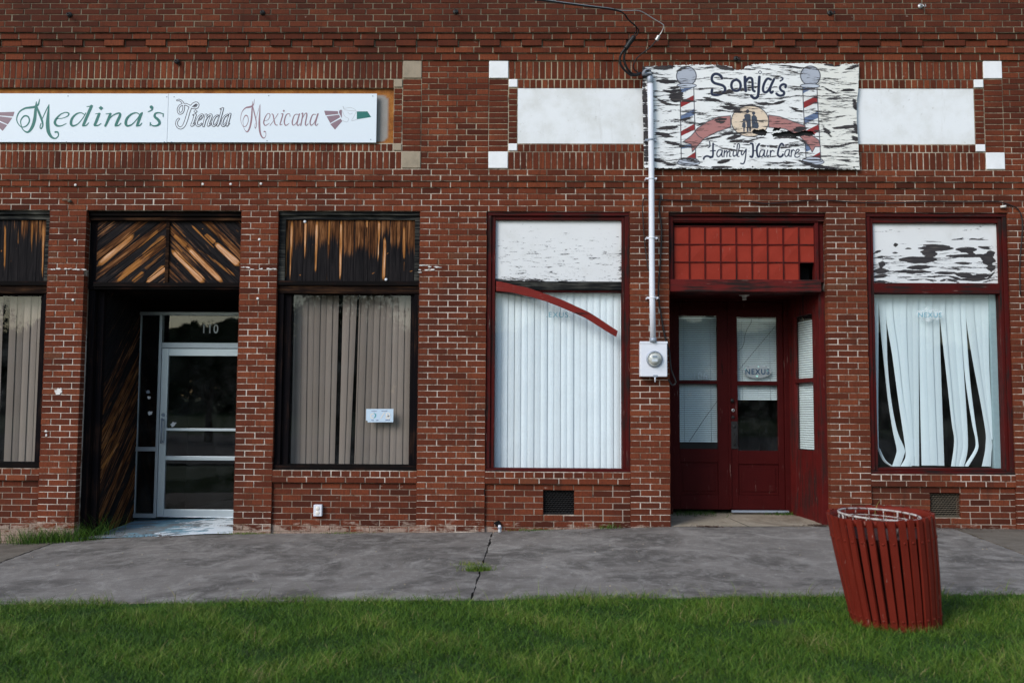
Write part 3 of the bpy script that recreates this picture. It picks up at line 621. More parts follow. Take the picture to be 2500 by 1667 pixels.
frame([(L3+.0005, R3-.0005, .06, .3, (zb0+zr0)/2-.004, zb0-.012), (L3+.0005, R3-.0005, .05, .3, zr0+.02, (zb0+zr0)/2-.005)], 'rail', M['greywood'], w3)['label'] = 'bare grey weathered cross rail'
frame([(L3+.0005, R3-.0005, .07, .3, zr0, zr0+.019)], 'rail', M['redh'], w3)
def board(x0, x1, z0, z1, y, mat, parent, wearf, label, cell=.01, name='transom_board', edge=.0):
    nx = int((x1-x0)/cell)+1; nz = int((z1-z0)/cell)+1; S, T = np.meshgrid(np.linspace(x0, x1, nx), np.linspace(z0, z1, nz)); a = wearf(S, T)
    mb = MB(); mb.add(list(zip(S.ravel().tolist(), [y]*S.size, T.ravel().tolist())), [(j*nx+i, j*nx+i+1, (j+1)*nx+i+1, (j+1)*nx+i) for j in range(nz-1) for i in range(nx-1)], 0, a.ravel().tolist())
    mb.box(x0, x1, y+.0005, y+.014, z0, z1, 1); o = mb.build(name, [mat, M['plyedge']], parent); o['label'] = label; return o
def wr3(S, T):
    d = (T-zb0); e = np.clip(1-d/.05, 0, 1)*np.clip(1.3-(S-L3)/.75, 0, 1); t = (zb1-T)/(zb1-zb0)
    return e*.9 + .30*np.clip(t*2, 0, 1) + .25*np.clip(1-(R3-S)/.05, 0, 1)*(t > .4)
board(L3+.0005, R3-.0005, zb0, zb1, .085, M['peelwhite'], w3, wr3, 'white painted plywood, flaking in small flecks')
pane(gl3-.03, gr3+.03, zq0-.01, zr0+.01, .11, M['glasslit'], w3)
room(C1+.03, D0-.03, .285, 1.2, SILL, LZ-.01, M['roomblue'], w3)
S3 = []; zt3 = zr0+.06; zb3 = W(1366, 1147, .17)[1]
e3 = [1201]+[1205+16.1*i for i in range(21)]
for i in range(len(e3)-1):
    xa = W(e3[i], 900, .17)[0]; xb = W(e3[i+1], 900, .17)[0]; yy = .17 + (.004 if i % 2 else 0)
    if i == 4: xa += .012
    S3.append(([(xa, xb+.008, zt3+(zb3-zt3)*k/4) for k in range(5)], yy, 0, random.random(), 0, .009*random.uniform(.5, 1.4)))
blinds('vertical_blinds', 'evenly closed white vertical blinds behind the window with the fallen red trim', S3, M['blindwhite'])
# fallen curved trim
tr = thing('fallen_trim', 'long bowed strip of red window trim hanging diagonally across the window', 'trim strip', W3(1215, 700, .03))
def tc(cx, cy): return W(1190+cx/4.611, 520+cy/4.611, .035)
mb = MB(); top = [(98, 770), (190, 785), (300, 815), (440, 845), (560, 885), (700, 935), (850, 990), (1000, 1060), (1130, 1120), (1260, 1200), (1380, 1280), (1462, 1332)]
bot = [(98, 880), (200, 890), (300, 905), (420, 935), (540, 965), (680, 1010), (830, 1070), (980, 1135), (1100, 1190), (1230, 1270), (1350, 1345), (1445, 1398)]
Tq, _ = cr(top, 1); Bq, _ = cr(bot, 1); vs = []; n = len(Tq)
for i in range(n):
    q = i/n; yo = .018 - .055*math.sin(q*2.2)
    a_, b_ = tc(*Tq[i]); c_, d_ = tc(*Bq[i]); vs += [(a_, yo, b_), (a_, yo+.02, b_), (c_, yo+.02, d_), (c_, yo, d_)]
fs = [(4*i+k, 4*i+(k+1) % 4, 4*(i+1)+(k+1) % 4, 4*(i+1)+k) for i in range(n-1) for k in range(4)]+[(0, 1, 2, 3), (4*n-1, 4*n-2, 4*n-3, 4*n-4)]
mb.add(vs, fs); mb.build('trim_board', M['redpale'], tr, .002)

w4, L4, R4, yb1, yb0, yr0, yq0, gl4, gr4 = redwindow(E1, F0, 2290, 'rightmost red framed window with a badly flaking white board', (2129, 2434), (2131, 2440), (546, 692), 717, 1142)
frame([(L4+.0005, R4-.0005, .04, .3, yr0, yb0-.001)], 'rail', M['redh'], w4)
def f4(cx, cy): return W(2120+cx/6.533, 530+cy/6.533, .085)
patch = [((800, 500), (1350, 500), 55, 1), ((850, 560), (1080, 590), 110, 1), ((880, 450), (1300, 470), 30, .8), ((500, 680), (1080, 680), 70, 1), ((1400, 520), (1720, 520), 60, .9), ((1560, 560), (1700, 590), 40, .8), ((1250, 620), (2000, 620), 40, .9), ((1800, 640), (2010, 700), 120, 1), ((1880, 600), (2010, 570), 70, .9), ((1950, 760), (1960, 860), 90, 1),
   ((620, 810), (980, 800), 50, .9), ((180, 740), (250, 760), 110, .8), ((90, 860), (320, 860), 60, .8), ((90, 960), (300, 930), 50, .8), ((400, 870), (1000, 880), 35, .8), ((1060, 890), (1400, 890), 30, .8), ((1400, 910), (1650, 940), 60, .9), ((1650, 950), (1940, 930), 45, .9), ((1380, 735), (1650, 740), 30, .8), ((460, 965), (900, 955), 14, .8), ((900, 955), (1280, 940), 14, .8), ((1280, 940), (1500, 1000), 22, .9), ((1450, 1000), (1900, 990), 40, .85), ((1900, 990), (2010, 880), 22, .8), ((620, 1010), (880, 990), 18, .8), ((880, 990), (1090, 1020), 16, .8), ((1140, 1020), (1250, 990), 22, .8), ((1250, 990), (1450, 1045), 24, .8), ((90, 1035), (290, 1030), 36, 1), ((1820, 1045), (2010, 1000), 14, .8), ((80, 660), (280, 630), 18, .7), ((70, 590), (230, 520), 26, .6), ((380, 560), (460, 570), 36, .7), ((400, 450), (470, 440), 34, .8), ((590, 510), (690, 505), 24, .7), ((850, 385), (1240, 400), 12, .7), ((1330, 360), (1520, 350), 12, .6), ((1600, 350), (1920, 365), 14, .7), ((1750, 470), (1930, 500), 26, .7)]
def wr4(S, T):
    a = np.full(S.shape, -.27); t = (yb1-T)/(yb1-yb0); a = a + np.clip((t-.3)*1.2, 0, .33)
    for (p, q, w, s_) in patch:
        xa, za = f4(*p); xb, zb2 = f4(*q); d, _ = seg_d(S, T, xa, za, xb, zb2); wd = w*.00069/2*1.3; q_ = 1-.75*np.abs(2*_-1)**2; a = np.maximum(a, -.1+.60*s_*np.clip(1.7-d/(wd*q_), 0, 1))
    return a
board(L4+.0005, R4-.0005, yb0, yb1, .085, M['peelwhite2'], w4, wr4, 'white plywood with dark bare grain showing through', .006)
pane(gl4-.03, gr4+.03, yq0-.01, yr0+.01, .11, M['glass'], w4)
room(E1+.03, F0-.03, .285, 1.6, SILL, LZ-.01, M['roomdim'], w4)
frame([(W(2416, 900, .2)[0], F0-.03, .15, .28, SILL+.01, yr0+.05)], 'return_wall', M['roomblue'], w4)
def s4(c, cy, y): return W(2000+c/1.824, 480+cy/1.824, y)
S4d = [([(243, 262, 425), (245, 262, 600), (250, 261, 900), (258, 263, 1095), (262, 270, 1125), (285, 296, 1175), (318, 330, 1200)], 0),
 ([(262, 290, 425), (275, 298, 600), (290, 303, 750), (306, 318, 900), (328, 345, 1040), (345, 378, 1120), (342, 376, 1150), (325, 358, 1200)], 1),
 ([(290, 320, 425), (301, 330, 560), (325, 350, 700), (352, 372, 900), (376, 402, 1060), (385, 416, 1130), (383, 415, 1165), (362, 398, 1200)], 0),
 ([(320, 352, 425), (330, 364, 560), (356, 386, 750), (376, 394, 950), (400, 424, 1090), (402, 427, 1140), (385, 410, 1200)], 1),
 ([(352, 386, 425), (360, 390, 700), (385, 415, 1060), (400, 420, 1197)], 0), ([(384, 412, 425), (386, 414, 700), (400, 424, 1198)], 1), ([(410, 440, 425), (413, 441, 700), (422, 443, 1198)], 0),
 ([(440, 470, 425), (445, 473, 700), (457, 492, 1196)], 1), ([(468, 502, 425), (474, 505, 700), (489, 525, 1196)], 0), ([(500, 533, 425), (504, 536, 650), (522, 555, 1197)], 1),
 ([(530, 558, 425), (541, 562, 560), (568, 582, 800), (590, 600, 1000), (602, 612, 1090), (588, 604, 1200)], 0),
 ([(556, 590, 425), (564, 596, 560), (582, 614, 800), (598, 632, 1000), (607, 640, 1090), (600, 632, 1140), (592, 618, 1200)], 1), ([(588, 620, 425), (594, 627, 560), (612, 643, 800), (628, 656, 1000), (636, 660, 1100), (630, 655, 1150), (616, 642, 1200)], 0),
 ([(618, 650, 425), (628, 652, 560), (650, 668, 800), (680, 692, 1000), (697, 705, 1085), (690, 703, 1130), (645, 662, 1200)], 1),
 ([(648, 682, 425), (657, 690, 560), (688, 712, 750), (722, 738, 930), (742, 758, 1050), (742, 768, 1100), (738, 765, 1140), (725, 762, 1200)], 0), ([(680, 714, 425), (688, 720, 560), (708, 732, 750), (733, 750, 930), (755, 768, 1060)], 1), ([(712, 750, 425), (718, 752, 560), (728, 755, 750), (747, 765, 950), (760, 772, 1080)], 0)]
S4 = []
for rows, lay in S4d:
    yy = .19+.006*lay; rr = []
    R2 = cr([(r[0], r[2]) for r in rows], 1, 5)[0]; R3_ = cr([(r[1], r[2]) for r in rows], 1, 5)[0]
    for p, q in zip(R2, R3_): rr.append((s4(p.x, p.y, yy)[0], s4(q.x, q.y, yy)[0]+.003, s4(p.x, p.y, yy)[1]))
    S4.append((rr, yy, 0, random.random(), 0, .005))
blinds('vertical_blinds', 'loose twisted white vertical blinds with curled ends in the rightmost window', S4, M['blindwhite'])

# ------------------------------------------------------------------ text helper
def text_mesh(txt, size, mat, name, parent, x, y, z, flip=False, sx=1., bold=0.):
    cu = bpy.data.curves.new(name, 'FONT'); cu.body = txt; cu.size = size; cu.align_x = 'CENTER'; cu.space_character = 1.18; cu.extrude = .0006; cu.offset = bold
    tmp = bpy.data.objects.new('tmp', cu); C.objects.link(tmp); bpy.context.view_layer.update()
    me = bpy.data.meshes.new_from_object(tmp.evaluated_get(bpy.context.evaluated_depsgraph_get())); bpy.data.objects.remove(tmp); me.name = name
    off = ORG.get(parent.name, Vector((0, 0, 0)))
    for v in me.vertices:
        c = v.co.copy(); v.co = Vector((x+(-1 if flip else 1)*c.x*sx, y - c.z, z + c.y)) - off
    me.materials.clear(); me.materials.append(mat); o = bpy.data.objects.new(name, me); C.objects.link(o); o.parent = parent; ORG[o.name] = off; return o
# stickers on the red windows
x_, z_ = W(1363, 768, .106)
gs = thing('faded_sticker', 'faded blue lettered sticker at the top of the glass under the fallen red trim', 'sticker', (x_, .106, z_))
text_mesh('.EXUS.', .085, M['ghost'], 'lettering', gs, x_, .1065, z_-.03, sx=1.0)
x_, z_ = W(2270, 768, .106)
gs = thing('scraped_sticker', 'half scraped white oval sticker at the top of the rightmost window', 'sticker', (x_, .106, z_))
mb = MB(); mb.prism([(x_+.14*math.cos(a)*(1+.1*math.sin(5*a)), z_+.075*math.sin(a)*(1+.12*math.cos(7*a))) for a in np.linspace(0, 2*math.pi, 40, endpoint=False)], .107, .1072); mb.build('residue', M['residue'], gs)
text_mesh('NEXUS', .075, M['ghost'], 'lettering', gs, x_, .1055, z_-.03)

# ------------------------------------------------------------------ bay 1: left door recess
YD1 = 1.2
def c8(cx, cy, y=.1): return W(210+cx/5.88, 500+cy/5.88, y)
hz = {k: c8(1200, c)[1] for k, c in (('t', 235), ('b', 1120), ('l', 1215))}
entry = MB(); entry.box(A1+.001, B0-.001, .05, .3, LZ-.055, LZ-.002); entry.box(A1+.001, B0-.001, .075, .3, hz['t']+.03, LZ-.0555)
e1 = entry.build('entrance_surround', M['timber'], bldg, .004); e1['label'] = 'black weathered timber surround of the left doorway'
frame([(A1+.001, B0-.001, .062, .3, hz['t'], hz['t']+.0295)], 'moulding', M['brownwood'], e1)
frame([(A1+.001, c8(160, 500)[0], .11, .3, hz['l'], hz['t']-.001), (B0-.02, B0-.001, .08, .3, hz['l'], hz['t']-.001), (A1+.001, A1+.075, .13, .26, -.2, hz['l']-.001), (A1+.0755, A1+.15, .2, .27, -.2, hz['l']-.001)], 'post', M['timberv'], e1)
frame([(A1+.0755, B0-.0205, .065, .3, hz['b']-.05, hz['b']-.001), (A1+.0755, B0-.0205, .085, .3, hz['l'], hz['b']-.051)], 'ledge', M['timber'], e1)
xm0, xm1 = c8(1150, 500)[0], c8(1200, 500)[0]
frame([(xm0, xm1, .088, .12, hz['b'], hz['t'])], 'centre_strip', M['brownwood'], e1)
xc = (xm0+xm1)/2
ang = math.atan2(900-370, 700-155)   # rise of the left boards in the photo
def plank8(S, T):
    left = S < xc; th = np.where(left, R_(38.5), -R_(44)); al = S*np.cos(th)+T*np.sin(th); ac = -S*np.sin(th)+T*np.cos(th)
    q = ac/.088; i = np.floor(q); return i+200+40*left, q-i, al, ac
b8 = []
for (p, q, w0, w1, st) in (((160, 880), (700, 415), 85, 95, .95), ((460, 700), (790, 410), 14, 14, .5), ((720, 650), (1050, 350), 30, 45, .6), ((440, 1110), (800, 760), 60, 110, .75), ((800, 760), (1140, 440), 110, 90, .6), ((650, 1115), (830, 960), 60, 90, .7), ((830, 950), (1140, 640), 80, 50, .5), ((860, 1120), (1140, 880), 60, 110, 1.0),
    ((1225, 640), (1700, 1115), 85, 115, 1.12), ((1250, 430), (1450, 600), 50, 80, .75), ((1450, 610), (1960, 1115), 70, 90, 1.08), ((1510, 290), (1860, 640), 40, 18, .8), ((1590, 620), (2150, 1030), 30, 60, .6), ((1700, 420), (1850, 550), 60, 90, .85), ((1850, 550), (2200, 870), 90, 110, 1.08), ((1700, 250), (2100, 640), 34, 24, .55), ((2020, 470), (2200, 640), 18, 18, .5), ((1230, 260), (1440, 480), 26, 20, .5), ((1230, 520), (1390, 690), 16, 30, .7), ((540, 120), (540, 121), 1, 1, 0), ((1670, 345), (1672, 348), 44, 44, 1.0), ((1300, 845), (1304, 850), 34, 34, .8), ((420, 560), (620, 380), 20, 20, .4), ((2150, 350), (2200, 390), 30, 30, .55)):
    xa, za = c8(*p); xb, zb2 = c8(*q); b8.append((xa, za, xb, zb2, w0*.00076, w1*.00076, st))
plankpanel('chevron_boarding', 'boards laid in a chevron with pale bare streaks', e1, PP(.105), c8(160, 500)[0], B0-.02, hz['b']-.002, hz['t']+.002, .0065, plank8, b8, lambda S, T, j: .24+.62*j*np.clip((T-hz['b'])/(hz['t']-hz['b'])*1.6+.35, .35, 1))
# splayed side wall with slanting boards
pA = Vector((A1+.145, .27)); pB = Vector((W(337, 1000, YD1)[0], YD1)); Ls = (pB-pA).length; dr = (pB-pA)/Ls; nr = Vector((-dr.y, dr.x))
zc_ = hz['l']
def Ps(s, t, d): q = pA+dr*s+nr*d; return (q.x, q.y, t)
def planks(S, T):
    th = R_(47); al = S*math.cos(th)+T*math.sin(th); ac = -S*math.sin(th)+T*math.cos(th); q = ac/.105; i = np.floor(q); return i+400, q-i, al, ac
def sp(cx, cy):     # crop3 px (1.823x) -> (s, z) on the splayed wall by intersecting the ray
    u, v = cx/1.823, 480+cy/1.823; d = CAMR @ Vector(((u-1250)/FPX, -(v-833.5)/FPX, -1.0)); o = CAMLOC
    # solve (o+d t).xy on the line pA+dr s
    A = np.array([[d.x, -dr.x], [d.y, -dr.y]]); b = np.array([pA.x-o.x, pA.y-o.y]); t, s = np.linalg.solve(A, b); return float(s), float(o.z+d.z*t)
bs = []
for (p, q, w, st) in (((447, 1215), (535, 1090), .05, .85), ((447, 1130), (530, 1040), .045, .6), ((450, 1045), (520, 975), .04, .55), ((455, 975), (500, 910), .035, .5), ((470, 1370), (560, 1270), .04, .4), ((450, 1300), (560, 1180), .03, .3), ((460, 880), (500, 810), .03, .3)):
    s0, t0 = sp(*p); s1, t1 = sp(*q); bs.append((s0, t0, s1, t1, w, w, st))
plankpanel('side_boarding', 'dark boards slanting up beside the left door', e1, Ps, 0, Ls, -.15, zc_, .012, planks, bs, lambda S, T, j: .2+.55*j*np.clip(1.25-(T-.2)/2.6, .2, 1))
frame([(A1+.14, B0+.1, .29, YD1+.1, zc_, zc_+.02)], 'ceiling', M['timber'], e1)
frame([(B0, B0+.03, .301, YD1+.05, -.2, zc_-.001)], 'side_lining', M['timberv'], e1)
za1 = W(420, 762, YD1)[1]; zd0 = gz(-4.0, YD1)+.01
frame([(pB.x-.05, B0-.001, YD1+.0, YD1+.05, za1+.001, zc_-.001)], 'head_board', M['timber'], e1)
# aluminium storefront
sf = thing('aluminium_doorway', 'pale aluminium framed glass door and sidelight set back in the left recess', 'door', (-3.9, YD1, zd0))
def d1(cx, cy): return W(220+cx/2.45, 700+cy/2.45, YD1)
xs0 = d1(262, 700)[0]; xs1 = d1(405, 700)[0]; xd0 = d1(436, 700)[0]; xR = B0+.06
zt2 = d1(600, 335)[1]; zt3_ = d1(600, 368)[1]; z1r = za1
mb = MB()
mb.box(xs0, xs0+.045, YD1-.03, YD1+.04, zd0, za1-.041); mb.box(xs1, xd0-.03, YD1-.035, YD1+.04, zd0, za1-.041); mb.box(xs0, xR, YD1-.032, YD1+.041, za1-.04, za1)
mb.box(xs0+.046, xs1-.001, YD1-.028, YD1+.04, zd0, zd0+.05); mb.box(xs0+.046, xs1-.001, YD1-.028, YD1+.04, d1(300, 982)[1], d1(300, 957)[1]); mb.box(xd0-.029, xR, YD1-.036, YD1+.042, zt3_, zt2)
mb.box(xs0+.046, xs0+.062, YD1-.012, YD1+.03, zd0+.051, za1-.042)
mb.build('frame', M['alum'], sf, .003)
mb = MB(); zdt = zt3_-.004; zdb = zd0+.012; xl = xd0-.027
mb.box(xl, xl+.085, YD1-.02, YD1+.025, zdb, zdt); mb.box(xl+.0855, xR, YD1-.018, YD1+.025, zdt-.09, zdt-.001)
zk1, zk0 = d1(640, 1330)[1], d1(640, 1372)[1]
mb.box(xl+.0855, xR, YD1-.0185, YD1+.025, zk0, zk1); mb.box(xl+.0855, xR, YD1-.03, YD1+.025, zdb, zk0-.001)
dr1 = mb.build('door', M['alumdoor'], sf, .003)
mb = MB(); mb.box(xl+.0855, xR, YD1-.035, YD1-.005, d1(640, 1036)[1], d1(640, 1012)[1]); mb.build('push_bar', M['alumdoor'], dr1, .003)
mb = MB(); mb.box(xl+.0855, xR, YD1-.03, YD1-.005, d1(640, 861)[1], d1(640, 846)[1]); mb.build('push_bar', M['alumdoor'], dr1, .002)
mb = MB(); hx = d1(443, 800)[0]; h1, h0 = d1(443, 785)[1], d1(443, 935)[1]
mb.tube([(hx, YD1-.02, h1-.02), (hx, YD1-.07, h1-.02), (hx, YD1-.075, h1), (hx, YD1-.075, h0), (hx, YD1-.07, h0+.02), (hx, YD1-.02, h0+.02)], .011, 10)
mb.lathe([(.022, -.03), (.022, -.02), (.001, -.031)], (hx-.005, YD1, d1(440, 765)[1]), 'y', 16); mb.build('handle', M['grey'], dr1)
pane(xl+.08, xR, zk1-.01, zdt-.08, YD1+.005, M['glassdark'], dr1)
pane(xd0-.03, xR, zt2-.01, za1-.03, YD1+.006, M['glassdark'], sf); pane(xs0+.04, xs1+.01, zd0+.04, za1-.03, YD1+.008, M['glassdark'], sf)
room(xs0-.1, xR+.2, YD1+.06, 3.4, -.1, za1+.2, M['dark'], sf)
for (cx, cy, s_, nm) in ((358, 755, .03, 'pale'), (352, 662, .02, 'pale'), (347, 630, .025, 'grey'), (497, 822, .035, 'white')):
    x_, z_ = d1(cx, cy); mb = MB(); mb.prism(blob(x_, z_, s_*2, s_*1.6, 0), YD1-.002, YD1-.0012); mb.build('glass_smudge', M['plaster'] if nm != 'grey' else M['grey'], sf)
x_, z_ = d1(716, 277); text_mesh('110', .155, M['numwhite'], 'house_number', sf, x_, YD1-.003, z_, sx=.82, bold=.0012)

# ------------------------------------------------------------------ bay 2: red double doors
YD2 = .9
def c2(cx, cy, y=YD2): return W(1580+cx/1.824, 480+cy/1.824, y)
tz1 = c2(430, 118, .09)[1]; tz0 = c2(430, 372, .09)[1]; bz0 = c2(430, 426, .06)[1]
px0, px1 = c2(118, 240, .09)[0], c2(746, 240, .09)[0]
e2 = frame([(D1+.001, D1+.05, .05, .3, tz0-.02, LZ-.04), (px0-.03, px0, .075, .2, tz0, tz1), (px1, px1+.04, .075, .2, tz0, tz1), (px1+.041, E0-.001, .11, .3, tz0-.02, tz1+.03)], 'entrance_surround', M['redjamb'], bldg)
e2['label'] = 'dark red timber surround and transom over the right doorway'
frame([(D1+.001, E0-.001, .035, .3, LZ-.04, LZ-.002), (D1+.0505, E0-.001, .06, .3, LZ-.09, LZ-.041), (D1+.0505, E0-.04, .078, .3, tz1+.031, LZ-.091), (px0-.03, px1+.04, .074, .2, tz1+.001, tz1+.03)], 'head_moulding', M['redh'], e2)
frame([(D1+.001, c2(775, 400, .04)[0], .025, .3, bz0, tz0-.001)], 'beam', M['redworn'], e2, .008)
mb = MB(); cols = 9; rws = [c2(430, k, .09)[1] for k in (133, 213, 292, 372)]
for r in range(3):
    for c in range(cols):
        xa = px0+(px1-px0)*c/cols; xb = px0+(px1-px0)*(c+1)/cols
        if r == 2 and c == 8:
            mb.box(xa+.01, xb-.01, .28, .29, rws[3]+.01, rws[2]-.01, 2); continue
        j = random.uniform(-.003, .003); mb.add([(xa+.003, .105+j, rws[r+1]+.004), (xb-.003, .105-j, rws[r+1]+.004), (xb-.003, .103+j, rws[r]-.004), (xa+.003, .107-j, rws[r]-.004)], [(0, 1, 2, 3)], 0, 0, random.random())
mb.build('painted_pane', [M['redbright'], M['redv'], M['dark']], e2)['label'] = 'rows of small red painted panes, one missing'
mb = MB()
for c in range(cols+1): xa = px0+(px1-px0)*c/cols; mb.box(xa-.006, xa+.006, .092, .115, rws[3], rws[0])
for r in range(4): mb.box(px0, px1, .0935, .114, rws[r]-.0055, rws[r]+.0055)
mb.build('muntin', M['redjamb'], e2)
# recess lining: ceiling, left side, right side wall with window
zc2 = bz0+.02
frame([(D1-.05, E0+.03, .301, YD2+.12, zc2, zc2+.03)], 'ceiling', M['reddoor'], e2)
frame([(D1-.03, D1-.001, .301, YD2+.05, -.1, zc2-.001)], 'side_lining', M['reddoor'], e2)
XS = E0-.004; sw = MB()
def sz(v, y): return W(2000, v, y)[1]
# side wall runs from y=.12 to YD2 at x = XS, slightly splayed
xS0, xS1 = XS, c2(640, 900)[0]
def SW(y): return xS0+(xS1-xS0)*(y-.1)/(YD2-.1)
def swbox(mb, ya, yb2, z0, z1, t0=0., t1=.04):
    vs = [(SW(ya)-t1, ya, z0), (SW(yb2)-t1, yb2, z0), (SW(yb2)-t0, yb2, z0), (SW(ya)-t0, ya, z0)]; vs += [(a, b, z1) for a, b, _ in vs]
    mb.add(vs, [(0, 1, 5, 4), (1, 2, 6, 5), (2, 3, 7, 6), (3, 0, 4, 7), (4, 5, 6, 7), (3, 2, 1, 0)])
ysl = lambda cx: None
yA, yB = .30, .72     # glazed part
zs_b, zs_m0, zs_m1, zs_t = c2(700, 1128, .5)[1], c2(700, 828, .5)[1], c2(700, 808, .5)[1], c2(700, 528, .5)[1]
swbox(sw, .13, yA, 0, zc2-.001); swbox(sw, yB, YD2, 0, zc2-.001); swbox(sw, yA, yB, 0, zs_b, 0, .022); swbox(sw, yA, yB, zs_m0, zs_m1); swbox(sw, yA, yB, zs_t, zc2-.001); swbox(sw, .1, .13, 0, zc2-.002, -.03, .06)
side = sw.build('side_panel', M['redjamb'], e2, .004); side['label'] = 'red side panel with a two light window, paint peeling at its foot'
mb = MB(); mb.add([(SW(yA)-.012, yA, zs_b), (SW(yB)-.012, yB, zs_b), (SW(yB)-.012, yB, zs_t), (SW(yA)-.012, yA, zs_t)], [(0, 1, 2, 3)]); mb.build('pane', M['glass'], side)
ms = thing('mini_blind', 'narrow white slatted blind in the side window right of the red doors', 'blind', (3.3, .5, 1.6))
mb = MB(); z = zs_b+.01
while z < zs_t-.06:
    mb.add([(SW(yA-.03)+.02, yA-.03, z), (SW(yB+.03)+.02, yB+.03, z), (SW(yB+.03)+.030, yB+.03, z+.022), (SW(yA-.03)+.030, yA-.03, z+.022)], [(0, 1, 2, 3)]); z += .027
mb.build('slats', M['mini'], ms)
frame([(XS+.06, XS+.08, .301, YD2+.2, 0, zc2)], 'side_lining', M['dark'], e2)
# doors
zd2 = c2(430, 1392)[1]; zdt2 = c2(430, 470)[1]
dx = {k: c2(k, 900)[0] for k in (112, 143, 312, 366, 402, 580, 606, 640)}
def leaf(x0, x1, gx0, gx1, glz, lab, nm):
    t = thing('door', lab, 'door', ((x0+x1)/2, YD2, zd2), 'pair of red doors')
    mb = MB(); y0, y1 = YD2-.02, YD2+.025; zt, zm1, zm0, zb_ = glz
    mb.box(x0, gx0, y0, y1, zd2, zdt2); mb.box(gx1, x1, y0, y1, zd2, zdt2)
    for a_, b_ in ((zt, zdt2), (zm0, zm1), (zb_-.16, zb_), (zd2, zd2+.17)): mb.box(gx0+.0005, gx1-.0005, y0+.001, y1, a_+.0005, b_-.0005)
    pb, pt = zd2+.17, zb_-.16
    mb.box(gx0+.001, gx1-.001, y0+.016, y1, pb, pt); mb.box(gx0+.035, gx1-.035, y0+.008, y1, pb+.04, pt-.04)
    o = mb.build('door_leaf', M['reddoor'], t, .004)
    pane(gx0-.004, gx1+.004, zb_-.004, zt+.004, YD2+.003, M['glass'], t); return t
dl = leaf(dx[112], dx[366]-.003, dx[143], dx[312], (c2(220, 530)[1], c2(220, 818)[1], c2(220, 834)[1], c2(220, 1122)[1]), 'left hand red panelled door with the number 106 on its glass', 'l')
dr2 = leaf(dx[366]+.001, dx[606], dx[402], dx[580], (c2(490, 537)[1], c2(490, 822)[1], c2(490, 840)[1], c2(490, 1130)[1]), 'right hand red panelled door with the oval sticker and the lock', 'r')
mb = MB(); mb.box(dx[366]-.018, dx[366]+.012, YD2-.034, YD2-.0205, zd2+.01, zdt2); mb.build('astragal', M['reddoor'], dr2, .003)
frame([(D1-.02, dx[112]-.002, YD2-.04, YD2+.06, 0, zc2-.001), (dx[606]+.002, dx[640]+.02, YD2-.05, YD2+.06, 0, zc2-.001)], 'post', M['reddoor'], e2)
frame([(dx[112]-.001, dx[606]+.001, YD2-.035, YD2+.06, zdt2+.004, zc2-.001)], 'head_board', M['reddoor'], e2)
frame([(dx[366], dx[606]+.03, YD2-.075, YD2-.03, zd2-.03, zd2-.004)], 'threshold', M['grey'], e2)
room(D1-.02, E0, YD2+.07, 3.2, .0, zc2+.1, M['roomdim'], e2)
def miniblind(lab, x0, x1, z0, z1, y, ex=()):
    t = thing('mini_blind', lab, 'blind', ((x0+x1)/2, y, z1)); mb = MB(); z = z0
    while z < z1-.03: mb.add([(x0, y-.004, z), (x1, y-.004, z), (x1, y+.010, z+.018), (x0, y+.010, z+.018)], [(0, 1, 2, 3)], 0, 0, random.random()); z += .0225
    mb.build('slats', M['mini'], t); m2 = MB(); m2.box(x0, x1, y-.01, y+.02, z1-.028, z1); m2.build('headrail', M['mini'], t)
    m3 = MB()
    for fx in (.17, .82): m3.tube([(x0+(x1-x0)*fx, y-.004, z1-.03), (x0+(x1-x0)*fx+.004, y-.004, z0)], .0018, 5)
    m3.build('cord', M['grey'], t)
yb2 = YD2+.05
miniblind('white slatted blind filling the left hand red door', dx[143]-.02, dx[312]+.02, c2(220, 1092, yb2)[1], c2(220, 537, yb2)[1], yb2)
miniblind('white slatted blind pulled part way down in the right hand red door', dx[402]-.02, dx[580]+.02, c2(490, 905, yb2)[1], c2(490, 545, yb2)[1], yb2)
mb = MB()
x_, z_ = c2(375, 908); mb.lathe([(.001, -.06), (.018, -.058), (.022, -.045), (.014, -.03), (.026, -.022), (.026, -.02)], (x_, YD2, z_), 'y', 16)
x_, z_ = c2(381, 982); mb.lathe([(.001, -.03), (.017, -.028), (.02, -.02)], (x_, YD2, z_), 'y', 16)
mb.build('lock', M['black'], dr2)
x_, z_ = c2(381, 951); mb = MB(); mb.lathe([(.009, -.026), (.018, -.027), (.02, -.02)], (x_, YD2, z_), 'y', 18); mb.build('lock_ring', M['bare'], dr2); mb = MB(); mb.lathe([(.001, -.024), (.0095, -.024), (.0095, -.019)], (x_, YD2, z_), 'y', 18); mb.build('keyhole', M['black'], dr2)
mb = MB(); xa, za = c2(369, 1000); xb, zb2 = c2(403, 1122); mb.box(xa, xb-.003, YD2-.032, YD2-.0205, zb2, za); hx = (xa+xb)/2
mb.lathe([(.001, -.045), (.018, -.042), (.018, -.03)], (hx-.002, YD2, za-.06), 'y', 14); mb.tube([(hx, YD2-.03, za-.15), (hx, YD2-.07, za-.155), (hx+.002, YD2-.075, za-.2), (hx+.002, YD2-.07, zb2+.05), (hx, YD2-.03, zb2+.04)], .007, 8); mb.build('handle', M['black'], dr2, .002)
def c5(cx, cy, y=YD2-.005): return W(1650+cx/6.533, 740+cy/6.533, y)
x_, z_ = c5(385, 1215); text_mesh('106', .125, M['numgrey'], 'house_number', dl, x_, YD2-.0005, z_, sx=.85)
x_, z_ = c5(1300, 1090); bd = thing('oval_sticker', 'pale oval sticker with blue letters on the right hand red door', 'sticker', (x_, YD2, z_))
